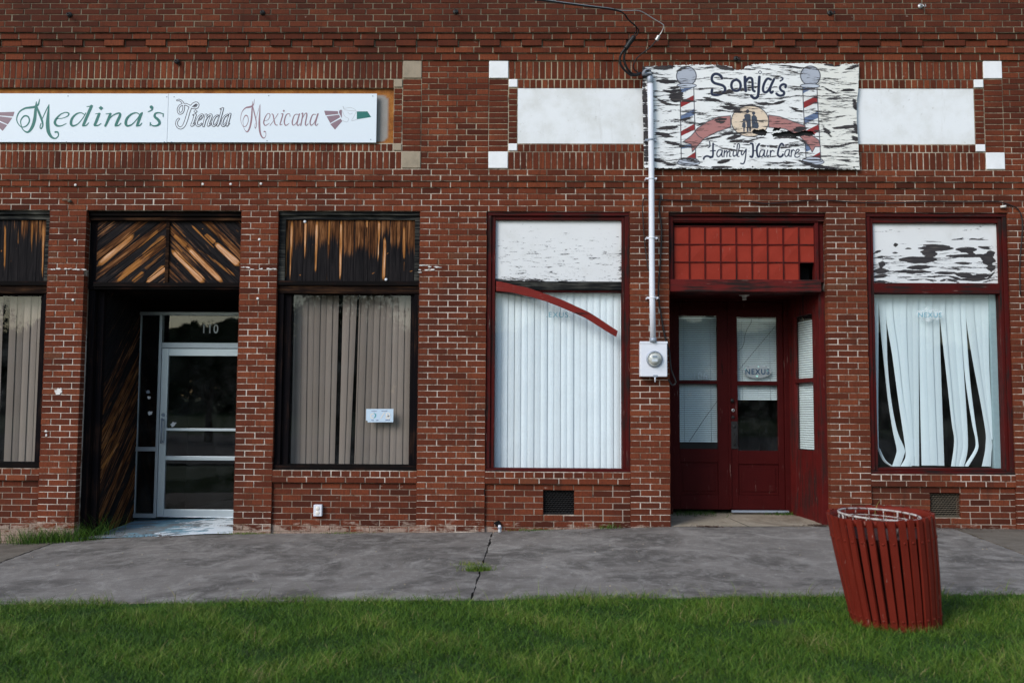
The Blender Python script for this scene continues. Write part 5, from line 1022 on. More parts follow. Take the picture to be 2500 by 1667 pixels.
# weatherhead
xh, zh_ = W(1582, 182, yc); mb = MB(); vs = []; seg = 16
prof = []
for k in range(9):
    t = k/8; an = R_(-10+t*200); prof.append((xh-.012+.058*math.cos(an), zh_+.0+.062*math.sin(an)))
N = len(prof)
for yy_, s_ in ((-.045, .6), (-.03, .9), (0, 1), (.03, .9), (.045, .6)):
    for (a_, b_) in prof: vs.append((xh+(a_-xh)*s_, yc+yy_, zh_+(b_-zh_)*s_))
fs = [(r*N+k, r*N+k+1, (r+1)*N+k+1, (r+1)*N+k) for r in range(4) for k in range(N-1)]+[tuple(range(N)), tuple(4*N+k for k in range(N))[::-1]]
fs += [(r*N, (r+1)*N, (r+1)*N+N-1, r*N+N-1) for r in range(4)]
mb.add(vs, fs, smooth=True); mb.lathe([(.034, czT-.03), (.036, czT-.028), (.036, czT+.035), (.03, czT+.05)], (cxT, yc, 0), 'z', 18); mb.build('weatherhead', M['grey'], cd)
# meter
def c5b(cx, cy, y): return W(1540+cx/8.714, 780+cy/8.714, y)
ym = -.125; xa, za = c5b(203, 475, ym); xb, zb2 = c5b(780, 1215, ym); xm, zm = c5b(510, 835, ym-.04)
mt = thing('electricity_meter', 'pale grey electricity meter box with a round glass meter on the brick pier', 'meter', ((xa+xb)/2, ym, zb2))
mb = MB(); mb.box(xa, xb, ym, -.004, zb2, za); mb.build('box', M['white'], mt, .007)
mb = MB(); mb.box(xa-.004, xb+.004, ym-.004, ym+.03, za-.018, za+.006); mb.build('lid', M['white'], mt, .002)
mb = MB(); mb.lathe([(.088, ym+.004), (.09, ym-.012), (.084, ym-.02), (.078, ym-.022)], (xm, 0, zm), 'y', 36); mb.build('ring', M['grey'], mt)
mb = MB(); mb.lathe([(.078, ym-.0), (.078, ym-.05), (.07, ym-.066), (.05, ym-.073), (.001, ym-.075)], (xm, 0, zm), 'y', 36); mb.build('cover', M['meterglass'], mt)
mb = MB(); mb.lathe([(.076, ym-.006), (.001, ym-.006)], (xm, 0, zm), 'y', 36); mb.lathe([(.058, ym-.006), (.055, ym-.04), (.001, ym-.04)], (xm, 0, zm), 'y', 36); mb.box(xm-.026, xm+.026, ym-.044, ym-.0405, zm+.012, zm+.034, 1); mb.box(xm-.03, xm+.03, ym-.0435, ym-.0405, zm-.03, zm-.0, 2)
mb.build('dial', [M['porcelain'], M['grey'], M['white']], mt)
mb = MB(); xk, zk = c5b(515, 1230, ym); mb.box(xk-.02, xk+.025, ym-.008, ym+.01, zb2-.005, zb2+.018, 1); mb.tube([(xk, ym, zb2), (xk+.001, ym, zb2-.06)], .007, 8); mb.build('seal_tag', [M['white'], M['grey']], mt)
def wire(name, lab, pts, r, mat, sub=5, cat='cable', parent=None):
    """pts: (u,v,y)"""
    P3 = [Vector(W3(*p)) for p in pts]; out = []; n = len(P3)
    for i in range(n-1):
        p0, p1, p2, p3 = P3[max(i-1, 0)], P3[i], P3[i+1], P3[min(i+2, n-1)]
        for k in range(sub):
            t = k/sub; out.append(.5*((2*p1)+(-p0+p2)*t+(2*p0-5*p1+4*p2-p3)*t*t+(-p0+3*p1-3*p2+p3)*t**3))
    out.append(P3[-1]); mb = MB(); mb.tube(out, r, 7); o = mb.build(name, mat, parent)
    if parent is None: tag(o, lab, cat)
    return o
def cw(cx, cy, y): return (1450+cx/7.128, cy/7.128, y)
sd = thing('service_drop', 'overhead power wires coming down to the weatherhead above the plywood sign', 'power wires', W3(1510, 30, -.5))
main = [(1262, -60, -1.9), (1290, -8, -1.2), (1340, 3, -1.0), cw(0, 125, -.75), cw(250, 155, -.62), cw(430, 190, -.52)]
wire('conductor', '', main+[cw(540, 260, -.45), cw(610, 360, -.38), cw(700, 440, -.33), cw(775, 520, -.3), cw(760, 590, -.28), cw(720, 640, -.27)], .007, M['cable'], parent=sd)
wire('conductor', '', [(u-1.2, v+1.2, y) for u, v, y in main]+[cw(520, 240, -.46), cw(590, 340, -.4), cw(720, 450, -.35), cw(740, 530, -.3), cw(715, 590, -.28), cw(690, 640, -.27)], .007, M['cable'], parent=sd)
wire('messenger_wire', '', [(u+.6, v-1.3, y) for u, v, y in main]+[cw(600, 190, -.46), cw(770, 190, -.4), cw(880, 235, -.36), cw(1050, 340, -.32), cw(1170, 410, -.3), cw(1215, 460, -.29), cw(1180, 560, -.27), cw(1120, 650, -.26)], .0055, M['bare'], parent=sd)
wire('clamp', '', [cw(1130, 632, -.258), cw(1110, 670, -.254), cw(1085, 710, -.25)], .022, M['bare'], parent=sd)
wire('neutral_lead', '', [cw(1080, 715, -.25), cw(980, 830, -.23), cw(820, 950, -.21), cw(740, 1030, -.19), cw(690, 1130, -.17), cw(700, 1210, -.15), cw(770, 1270, -.13)], .007, M['cable'], parent=sd)
wire('splice_sleeve', '', [cw(700, 640, -.27), cw(620, 750, -.26), cw(555, 850, -.25)], .028, M['cable'], parent=sd)
wire('lead', '', [cw(560, 830, -.25), cw(490, 920, -.24), cw(452, 1020, -.22), cw(470, 1140, -.2), cw(560, 1250, -.17), cw(660, 1315, -.15), cw(800, 1300, -.13)], .013, M['cable'], parent=sd)
wire('lead', '', [cw(580, 830, -.24), cw(540, 920, -.23), cw(525, 1040, -.21), cw(560, 1160, -.19), cw(640, 1270, -.16), cw(720, 1300, -.14), cw(820, 1270, -.12)], .013, M['cable'], parent=sd)
ext = [Vector(W3(1262, -60, -1.9)), Vector((-1.3, -4.5, 6.9)), Vector((-3.5, -9, 7.6)), Vector((-6.0, -14, 8.6))]
mb = MB(); mb.tube(ext, .012, 6); mb.build('span', M['cable'], sd)
def cc(cx, cy, y=-.03): return (1150+cx/1.824, 480+cy/1.824, y)
wire('wall_cable', 'black cable hanging down the pier on the right of the conduit to the meter', [(1612, 480, -.02), cc(845, 0), cc(838, 60), cc(848, 150), cc(842, 300), cc(834, 430), cc(848, 540), cc(862, 620), cc(874, 660), cc(884, 700), cc(892, 770), cc(912, 825), cc(895, 838), cc(878, 812)], .009, M['cable'])
wire('wall_cable', 'short black cable looping on the left of the conduit above the meter', [cc(782, 12, -.05), cc(770, 8), cc(764, 50), cc(768, 140), cc(776, 230), cc(790, 330, -.06)], .006, M['cable'])
def cbw(cx, cy, y=-.02): return (1150+cx/1.742, cy/1.742, y)
wire('wall_cable', 'thin black cable strung across the wall above the right doorway', [cc(790, 14, -.1), cbw(800, 850), cbw(900, 853), cbw(1010, 856), cbw(1180, 858), cbw(1260, 866), cbw(1400, 856), cbw(1500, 852), cbw(1620, 860), cbw(1780, 864), cbw(1950, 858), cbw(2100, 860), cbw(2230, 858), cbw(2290, 872), cbw(2330, 895), cbw(2345, 960), (2490, 640, -.02), (2491, 720, -.02)], .0065, M['cable'])
x_, z_ = W(2450, 505, -.03); ins = thing('wall_insulator', 'small white wire insulator above the top right corner of the rightmost window', 'insulator', (x_, -.02, z_)); mb = MB(); mb.tube([(x_-.03, -.02, z_), (x_+.025, -.035, z_+.003)], [.012, .016], 12); mb.build('body', M['porcelain'], ins); mb = MB(); mb.tube([(x_+.02, -.034, z_+.003), (x_+.035, -.036, z_+.003)], [.01, .006], 10); mb.build('screw', M['black'], ins)

# hooks and anchors
hb = MB(); hb.tube([(0, 0, 0), (0, -.05, .0), (0, -.07, -.02), (.015, -.075, -.045), (.03, -.07, -.03), (.03, -.06, -.005)], .008, 7)
hp = MB(); hp.lathe([(.03, 0), (.03, -.006), (.012, -.012), (.001, -.012)], (0, 0, 0), 'y', 14)
hlab = {0: ('rusty hook above the letter M end of the long white sign', 170, 37), 1: ('rusty hook above the outlined purple word of the long white sign', 641, 32), 2: ('rusty hook high above the plain brick pier between the signs', 1112, 30), 3: ('rusty hook high above the right barber pole of the plywood sign', 2026, 33), 4: ('dark hook on the moulding above the green word of the long white sign', 432, 151), 5: ('dark hook on the moulding at the notch of the plywood sign', 1797, 144), 6: ('pale galvanised hook at the top of the wall far right', 2247, 16)}
root = None
for k, (lab, u, v) in hlab.items():
    y_ = -.118 if k not in (4, 5) else -.055
    if root is None:
        root = thing('wall_hook', lab, 'hook', (0, 0, 0), 'old iron hooks in the upper wall'); c_ = [hb.build('hook', M['black'], root), hp.build('plate', M['black'], root)]; r = root
    else:
        r = root.copy(); C.objects.link(r); r['label'] = lab
        for ch in c_:
            q = ch.copy(); C.objects.link(q); q.parent = r
            if k == 6: q.data = ch.data.copy(); q.data.materials[0] = M['bare']
    x_, z_ = W(u, v, y_); r.location = (x_, y_, z_); r.scale = (1, 1, 1)
ab = MB(); ab.lathe([(.001, -.004), (.012, -.005), (.015, 0)], (0, 0, 0), 'y', 12); aroot = None
for i, (u, v, lab) in enumerate(((184, 452, 'pale wall plug below the left end of the long white sign'), (495, 450, 'pale wall plug below the outlined purple word, leftmost of three'), (563, 450, 'pale wall plug below the sign, middle of three'), (637, 449, 'pale wall plug below the sign, rightmost of three'), (183, 586, 'pale wall plug high on the leftmost pier'), (178, 732, 'pale wall plug in the middle of the leftmost pier'), (633, 585, 'pale wall plug high on the pier right of door 110'), (629, 729, 'pale wall plug on the pier right of door 110, the lower one'))):
    if aroot is None: o = ab.build('wall_plug', M['plaster']); aroot = o
    else: o = aroot.copy(); C.objects.link(o)
    tag(o, lab, 'wall plug', 'pale plugs in the brickwork'); y_ = -.018 if v > 400 and v < 460 else -.003; x_, z_ = W(u, v, y_); o.location = (x_, y_, z_)
x_, z_ = W(163, 491, -.02); cl = thing('cable_clamp', 'small grey metal clamp on the wall above the leftmost pier', 'clamp', (x_, 0, z_)); mb = MB(); mb.tube([(x_-.05, -.02, z_+.01), (x_, -.03, z_+.012), (x_+.03, -.02, z_)], .007, 8); mb.build('strap', M['dustiron'], cl); mb = MB(); mb.lathe([(.001, -.03), (.018, -.028), (.018, 0)], (x_+.03, 0, z_), 'y', 12); mb.build('disc', M['dustiron'], cl)
# outdoor socket
xa, za = W(766, 1231.5, -.02); xb, zb2 = W(785.5, 1259.5, -.02)
so = thing('outdoor_socket', 'small pale grey electrical socket low under the dark timber window', 'socket', ((xa+xb)/2, 0, zb2)); mb = MB(); mb.box(xa, xb, -.03, .03, zb2, za); mb.build('box', M['white'], so, .004)
mb = MB(); xm = (xa+xb)/2
for zc0 in (za-.038, zb2+.036): mb.lathe([(.024, -.031), (.021, -.034), (.001, -.034)], (xm, 0, zc0), 'y', 18)
mb.build('outlet', M['stpale'], so)
# drain pipe stub at the foot of the wall
x_, z_ = W(1220, 1296, -.05); dp = thing('drain_stub', 'short white pipe stub poking up at the foot of the pier by the pavement joint', 'pipe', (x_, -.04, float(gz(x_, -.04))))
mb = MB(); g0 = float(gz(x_, -.04)); mb.tube([(x_, -.04, g0-.05), (x_, -.04, g0+.05), (x_-.004, -.05, g0+.07)], [.018, .018, .014], 12); mb.build('pipe', M['white'], dp); mb = MB(); mb.tube([(x_, -.042, g0+.035), (x_, -.042, g0+.055)], .023, 12); mb.build('collar', M['grey'], dp)
mb = MB(); x_, z_ = W(1215, 1277, .02); mb.prism(blob(x_, z_, .07, .06, 0, jag=.2), -.0045, .02); mb.build('brick_hole_shade', M['dark'], bldg)  # solid black patch on the bricks, painted shade of a small hole

# ------------------------------------------------------------------ ground
def sheet(name, xs_, ys2, zfun, mats, kind='structure', parent=None, th=None):
    X, Y = np.meshgrid(xs_, ys2); Z = zfun(X, Y); n_ = len(xs_); mb = MB()
    mb.add(list(zip(X.ravel().tolist(), Y.ravel().tolist(), Z.ravel().tolist())), [(j*n_+i, j*n_+i+1, (j+1)*n_+i+1, (j+1)*n_+i) for j in range(len(ys2)-1) for i in range(n_-1)], smooth=True)
    o = mb.build(name, mats, parent); o['kind'] = kind; return o
# pavement slabs between transverse joints
def jl(u0, v0, u1, v1):
    def pt(u, v):
        z = 0
        for _ in range(8): x, y = G(u, v, z); z = float(gz(x, y))
        return x, y
    (xa, ya), (xb, yb_) = pt(u0, v0), pt(u1, v1); return lambda y: xa+(xb-xa)*(y-ya)/(yb_-ya)
j0 = jl(1197, 1316, 1150, 1460); jL = jl(101, 1335, 0, 1372); jR = jl(2398, 1314, 2500, 1352)
ys2 = np.linspace(.0, YE, 48)
lines = [(lambda y: -10+0*y), jL, j0, jR, (lambda y: 10+0*y)]
for k, (fa, fb) in enumerate(zip(lines[:-1], lines[1:])):
    n_ = 44; mb = MB(); vs = []; wob = rng.normal(0, .006, (2, len(ys2)))
    for jx, y in enumerate(ys2):
        a_, b_ = fa(y)+.007+wob[0, jx], fb(y)-.007+wob[1, jx]
        for i in range(n_):
            x = a_+(b_-a_)*i/(n_-1); yy = y + (.012*math.sin(x*9+k)*(y < YE+.01)); e = min(i, n_-1-i); vs.append((x, yy, float(gz(x, y))+(-.004 if e == 0 and k in (1, 2) else 0)))
    N0 = len(vs); fs = [(j*n_+i, (j+1)*n_+i, (j+1)*n_+i+1, j*n_+i+1) for j in range(len(ys2)-1) for i in range(n_-1)]
    # edge skirts
    loop = [i for i in range(n_)]+[j*n_+n_-1 for j in range(1, len(ys2))]+[(len(ys2)-1)*n_+i for i in range(n_-2, -1, -1)]+[j*n_ for j in range(len(ys2)-2, 0, -1)]
    sk0 = len(vs); vs += [(vs[i][0], vs[i][1], vs[i][2]-.12) for i in loop]; L_ = len(loop)
    fs += [(loop[i], loop[(i+1) % L_], sk0+(i+1) % L_, sk0+i) for i in range(L_)]
    mb.add(vs, fs, smooth=False); o = mb.build('pavement', M['walk'] if k in (1, 2) else M['walkside']); o['kind'] = 'structure'
sheet('pavement_bed', np.linspace(-11, 11, 60), np.linspace(.05, YE-.3, 8), lambda X, Y: gz(X, Y)-.035, M['crack'])
# recess floors
sheet('threshold_floor', np.linspace(A1-.1, B0+.1, 30), np.linspace(.004, YD1+.2, 20), lambda X, Y: gz(X, Y)+.004+.006*np.sin(X*5), M['flake'])
f2j = [W(1835, 1258, 0)]
mb = MB()
for (ca, cb) in ((D1-.1, 2.42), (2.432, E0+.1)):
    n_ = 12; vs = [(ca+(cb-ca)*i/(n_-1)+(-.0 + .18*(j/9.)*-1 if (i == 0 and ca > 2) or (i == n_-1 and ca < 2) else 0), .003+1.1*j/9, float(gz(ca+(cb-ca)*i/(n_-1), .003+1.1*j/9))+.004) for j in range(10) for i in range(n_)]
    mb.add(vs, [(j*n_+i, j*n_+i+1, (j+1)*n_+i+1, (j+1)*n_+i) for j in range(9) for i in range(n_-1)])
o = mb.build('threshold_floor', M['tan']); o['kind'] = 'structure'
sheet('floor_bed', np.linspace(D1-.1, E0+.1, 8), np.linspace(.003, 1.2, 6), lambda X, Y: gz(X, Y)-.02, M['crack'])
sheet('lawn_soil', np.linspace(-14, 14, 40), np.linspace(YE+.05, -13, 30), lambda X, Y: zf(X)-.012, M['soil'])
sheet('road', np.linspace(-120, 120, 30), np.linspace(-13, -50, 6), lambda X, Y: 0*X-.1, M['asphalt'])
sheet('far_lawn', np.linspace(-160, 160, 20), np.linspace(-50, -190, 12), lambda X, Y: X*0-.1+(-50-Y)*.03, M['lawnfar'])
mb = MB(); mb.box(-300, 300, -300, 300, -1.2, -.5); o = mb.build('ground', M['lawnfar']); o['kind'] = 'structure'

# ------------------------------------------------------------------ grass blades
def blades(name, X, Y, Z, H, Wd, lean, B, mat, kind='stuff', segs=3, parent=None, off=(0, 0, 0)):
    n = len(X); az = rng.uniform(0, 2*np.pi, n); la = rng.uniform(0, 2*np.pi, n); V = np.zeros((n, 2*segs+1, 3), np.float32)
    for s_ in range(segs+1):
        t = s_/segs; w = Wd*(1-t**1.6)*.5; bend = lean*t**1.8*H; cx = X+np.cos(la)*bend; cy = Y+np.sin(la)*bend; cz = Z+H*(t-.18*lean*t*t)
        if s_ < segs:
            V[:, 2*s_, 0] = cx-np.cos(az)*w; V[:, 2*s_, 1] = cy-np.sin(az)*w; V[:, 2*s_, 2] = cz; V[:, 2*s_+1, 0] = cx+np.cos(az)*w; V[:, 2*s_+1, 1] = cy+np.sin(az)*w; V[:, 2*s_+1, 2] = cz
        else: V[:, 2*segs, 0] = cx; V[:, 2*segs, 1] = cy; V[:, 2*segs, 2] = cz
    V -= np.array(off, np.float32); nv = 2*segs+1; base = (np.arange(n)*nv)[:, None]
    quads = np.concatenate([base+np.array([2*s_, 2*s_+1, 2*s_+3, 2*s_+2]) for s_ in range(segs-1)], 0); tris = base+np.array([2*segs-2, 2*segs-1, 2*segs])
    me = bpy.data.meshes.new(name); me.vertices.add(n*nv); me.vertices.foreach_set('co', V.ravel())
    nl = quads.size+tris.size; me.loops.add(nl); me.loops.foreach_set('vertex_index', np.concatenate([quads.ravel(), tris.ravel()]).astype(np.int32))
    npoly = len(quads)+len(tris); me.polygons.add(npoly); st_ = np.concatenate([np.arange(len(quads))*4, len(quads)*4+np.arange(len(tris))*3]); me.polygons.foreach_set('loop_start', st_.astype(np.int32))
    me.materials.append(mat); me.update(calc_edges=True)
    at = me.attributes.new('b', 'FLOAT', 'POINT'); at.data.foreach_set('value', np.repeat(B, nv).astype(np.float32))
    o = bpy.data.objects.new(name, me); C.objects.link(o)
    if parent: o.parent = parent
    if kind: o['kind'] = kind
    return o
N1 = 380000
X = rng.uniform(-5.2, 5.2, N1); Y = rng.uniform(-6.9, -3.62, N1)
edge = -3.70+.045*np.sin(X*3.1)+.03*np.sin(X*7.7+1)+.02*np.sin(X*17+2); keep = Y < edge+rng.exponential(.02, N1); X, Y = X[keep], Y[keep]
# tufted density
cl_ = np.sin(X*5.3+np.sin(Y*4.1)*2)+np.sin(Y*6.7+np.sin(X*3.3)*2)+.7*np.sin(X*13+Y*11); keep = rng.random(len(X)) < .9+.06*cl_; X, Y = X[keep], Y[keep]; cl_ = cl_[keep]
bare = np.hypot((X-1.55)/.28, (Y+4.55)/.13) < rng.uniform(.4, 1.3, len(X)); X, Y, cl_ = X[~bare], Y[~bare], cl_[~bare]
near = np.clip((edge.max()-Y)/.5, 0, 1)
H = rng.gamma(5, .0078, len(X))*(1+.16*cl_)*(.8+.2*near); Wd = rng.uniform(.0021, .0044, len(X)); B = np.clip(rng.beta(2, 2, len(X))*.92+.09*cl_+(rng.random(len(X)) < .03)*.4+(.1*(1-near)), 0, 1)
go = blades('grass', X, Y, zf(X)-.012, H, Wd, rng.uniform(.25, 1.7, len(X)), B, M['grass'])
go['label'] = 'short mown green grass in front of the pavement'; go['category'] = 'grass'
N2 = 38000; X = rng.uniform(-7, 7, N2); Y = rng.uniform(-10.0, -6.9, N2); o = blades('grass', X, Y, zf(X)-.012, rng.gamma(7, .007, N2), rng.uniform(.004, .007, N2), rng.uniform(.2, 1.2, N2), np.clip(rng.beta(3, 3, N2), 0, 1), M['grass']); o['label'] = 'rougher green grass nearer the street'; o['category'] = 'grass'
# side strips
X = np.concatenate([rng.uniform(-9, -5.2, 12000), rng.uniform(5.2, 9, 12000)]); Y = rng.uniform(-6.9, -3.7, 24000); o = blades('grass', X, Y, zf(X)-.012, rng.gamma(7, .007, 24000), rng.uniform(.004, .007, 24000), rng.uniform(.2, 1.2, 24000), np.clip(rng.beta(3, 3, 24000), 0, 1), M['grass']); o['label'] = 'green grass to either side of the view'; o['category'] = 'grass'
# stray seed stems at the pavement edge
N3 = 170; X = rng.uniform(-4.6, 4.4, N3); Y = rng.uniform(-3.85, -3.62, N3); o = blades('dry_grass', X, Y, zf(X)-.01, rng.uniform(.08, .16, N3), rng.uniform(.003, .005, N3), rng.uniform(.4, 1.4, N3), rng.uniform(.8, 1, N3), M['grass'], segs=4); o['label'] = 'straw coloured stray blades along the pavement edge'; o['category'] = 'grass'

# weeds: individual tufts
def tuft(lab, x, y, n, h, r, bmin=.1, bmax=.75, group=None, cat='weed', name='weed', lean=(.3, 1.3), zz=None):
    z = float(gz(x, y)) if zz is None else zz; X = x+rng.normal(0, r, n); Y = y+rng.normal(0, r*.35, n); Y = np.minimum(Y, -.005) if y < 0 else Y
    o = blades(name, X-x, Y-y, np.zeros(n)-.005, rng.uniform(.4, 1, n)*h, rng.uniform(.003, .006, n), rng.uniform(*lean, n), rng.uniform(bmin, bmax, n), M['grass'], None, 4); o.location = (x, y, z); return tag(o, lab, cat, group)
def gp(u, v):
    z = 0.
    for _ in range(8): x, y = G(u, v, z); z = float(gz(x, y))
    return x, y
tuft('dense clump of weeds at the left side of the leftmost pier foot', -5.3, -.08, 520, .24, .2)
tuft('tall thin weeds at the right corner of the leftmost pier foot', -4.98, -.06, 380, .26, .17)
tuft('wispy long weeds inside the left recess against the boards', -4.78, .22, 120, .36, .12, .0, .6, zz=float(gz(-4.78, .2)))
x_, y_ = gp(1165, 1392); tuft('bright green weed growing in the pavement joint', x_, y_, 260, .085, .06, .4, .97)
x_, y_ = gp(1150, 1378); tuft('straw coloured weed further back in the pavement joint', x_, y_, 90, .06, .07, .8, 1)
tuft('low mossy weeds under the lattice vent of the red framed window', .15, -.02, 260, .035, .16, .2, .7)
tuft('pale green sprig under the red framed window right of its vent', .9, -.03, 70, .09, .07, .2, .6)
tuft('dry brown weeds at the foot of the pier right of door 110', -3.0, -.02, 300, .035, .13, .6, 1)
tuft('patch of low weeds under the dark timber window', -1.95, -.02, 200, .03, .14, .4, .9)
tuft('mossy weeds at the foot of the left hand red door', 1.95, YD2-.07, 260, .09, .2, .0, .5, zz=float(gz(1.9, YD2)))
tuft('mossy weeds in the right corner of the red doorway', 3.05, YD2-.07, 260, .07, .13, .1, .6, zz=float(gz(3.0, YD2)))
tuft('small leafy weed beside the red side panel', 3.27, .62, 60, .06, .03, .2, .6, zz=float(gz(3.27, .6)))
# leaf litter
def litter(lab, x, y, r, n, zz=None, mat='debris'):
    z = float(gz(x, y)) if zz is None else zz; mb = MB()
    for _ in range(n):
        cx, cy = random.gauss(0, r), random.gauss(0, r*.35); a_ = random.uniform(0, 6.28); s_ = random.uniform(.008, .022); t_ = random.uniform(.001, .012)
        mb.add([(x+cx+s_*math.cos(a_), y+cy+s_*math.sin(a_), z+t_+.003), (x+cx-s_*.4*math.sin(a_), y+cy+s_*.4*math.cos(a_), z+t_+.006), (x+cx-s_*math.cos(a_), y+cy-s_*math.sin(a_), z+t_), (x+cx+s_*.4*math.sin(a_), y+cy-s_*.4*math.cos(a_), z+t_+.004)], [(0, 1, 2, 3)])
    return tag(mb.build('leaf_litter', M[mat]), lab, 'dry leaves')
litter('dry brown leaves on the red doorway threshold', 2.0, -.03, .09, 110); litter('dry brown leaves in the right corner of the red doorway', 3.2, .05, .08, 130); litter('dry brown leaves by the sill of the aluminium door', -3.33, .45, .08, 120, float(gz(-3.3, .45))+.012); litter('line of dry moss along the edge of the painted threshold', -4.05, -.02, .33, 160)
litter('sandy dead leaves at the foot of the wall far right', 4.55, -.1, .25, 120)

mb = MB()
for _ in range(140):
    x, y = random.uniform(-5, 5), random.uniform(-3.5, -.1); z = float(gz(x, y)); q = random.uniform(.003, .008)
    mb.lathe([(.001, q*.9), (q*.7, q*.7), (q, .0), (q*.8, -.002)], (x, y, z), 'z', 6)
o = mb.build('grit', M['stone']); tag(o, 'fine grit scattered over the concrete pavement', 'grit', None, 'stuff')
# ------------------------------------------------------------------ litter bin
bcx, bcy = G(2196, 1505, .07); bcy = -4.58; bcx = (2150-1250)/FPX*(bcy+10.62)*1.0 + CAMLOC.x - .015*(bcy+10.62)*1.0
bin_ = thing('litter_bin', 'leaning round litter bin of dark red upright slats standing in the grass', 'litter bin', (bcx, bcy, float(zf(bcx))))
ORG[bin_.name] = Vector((0, 0, 0))       # parts in local coordinates, then the whole thing is leant
Hb, Rt, Rb, NS = .665, .303, .245, 32
skew = lambda vs: [(x+.070*(1-z/Hb)-.02, y, z) for x, y, z in vs]
mb = MB(); dots = MB()
for k in range(NS):
    an = 2*math.pi*k/NS+.05+random.uniform(-.008, .008); tw = an+.04; ca, sa_ = math.cos(an), math.sin(an); hw = .0222*random.uniform(.94, 1.05); th_ = .009; ht = Hb+random.uniform(-.006, .006); ro = random.uniform(-.003, .003)
    secs = []
    for (t, ww) in ((0, .93), (.25, .97), (.5, 1), (.75, 1), (.97, 1), (1., .93)):
        r_ = Rb+(Rt-Rb)*t+ro+.006*math.sin(t*math.pi); a2 = an-.05*(1-t)
        c2_, s2_ = math.cos(a2), math.sin(a2); z_ = -.05+(ht+.05)*t; w_ = hw*ww; row = []
        for (du, dv) in ((-w_, -th_*.3), (-w_*.8, th_), (w_*.8, th_), (w_, -th_*.3), (w_*.8, -th_), (-w_*.8, -th_)): row.append((c2_*(r_+dv)-s2_*du, s2_*(r_+dv)+c2_*du, z_))
        secs.append(row)
    vs = [p for s_ in secs for p in s_]; n_ = len(secs); fs = [(i*6+q, i*6+(q+1) % 6, (i+1)*6+(q+1) % 6, (i+1)*6+q) for i in range(n_-1) for q in range(6)]+[tuple(range(6))[::-1], tuple((n_-1)*6+q for q in range(6))]
    mb.add(vs, fs, 0, 0, random.random())
    for t in (.81, .16):
        r_ = Rb+(Rt-Rb)*t+.006*math.sin(t*math.pi)+th_+ro; a2 = an-.05*(1-t); p = Vector((math.cos(a2)*r_, math.sin(a2)*r_, -.05+(ht+.05)*t)); q = Vector((math.cos(a2), math.sin(a2), 0)); dots.tube([p-q*.002, p+q*.002, p+q*.0045], [.0085, .008, .003], 8)
mb.add(dots.v, dots.f, smooth=True); mb.v = skew(mb.v); mb.build('slats', M['binred'], bin_)
mb = MB()
for t in (.10, .965):
    mb = MB()
    r_ = Rb+(Rt-Rb)*t-.012; z_ = -.05+(Hb+.05)*t; mb.lathe([(r_, z_-.02), (r_+.003, z_-.02), (r_+.003, z_+.02), (r_, z_+.02), (r_, z_-.02)], (0, 0, 0), 'z', 48)
    mb.v = skew(mb.v); mb.build('hoop', M['binred'], bin_)
mb = MB(); mb.lathe([(.228, .02), (.262, Hb-.2), (.264, Hb-.2), (.268, Hb-.12)], (0, 0, 0), 'z', 48); mb.lathe([(.001, .02), (.228, .02)], (0, 0, 0), 'z', 48); mb.v = skew(mb.v); mb.build('liner', m_plain('dark_red_liner', (.022, .004, .004), .7, var=.3), bin_)
mb = MB(); rr2 = .238
mb.tube([(rr2*math.cos(a)-.02, rr2*math.sin(a)+.01, Hb-.012-.02*math.cos(a)) for a in np.linspace(0, 2*math.pi, 50)], .006, 8); 
for a in np.linspace(0, 2*math.pi, 17, endpoint=False): mb.tube([(rr2*math.cos(a)-.02, rr2*math.sin(a)+.01, Hb-.012-.02*math.cos(a)), ((rr2-.004)*math.cos(a)-.02, (rr2-.004)*math.sin(a)+.01, Hb-.11)], random.choice([.002, .003, .006]), 6)
for z_ in (Hb-.05,): mb.tube([(rr2*.99*math.cos(a)-.02, rr2*.99*math.sin(a)+.01, z_-.02*math.cos(a)) for a in np.linspace(0, 2*math.pi, 40)], .003, 6)
mb.build('wire_basket', M['steelworn'], bin_)
bin_.rotation_euler = (R_(3.0), R_(-2.6), R_(0))
tt = blades('dry_stem', np.array([0., .01]), np.array([0., 0.]), np.array([0., 0.]), np.array([.13, .08]), np.array([.006, .004]), np.array([.5, .9]), np.array([.97, .99]), M['grass'], None, 4)
tt.location = (bcx+.02, bcy+.24, float(zf(bcx))+.62); tag(tt, 'single straw coloured stem sticking out of the red litter bin', 'dry stem')

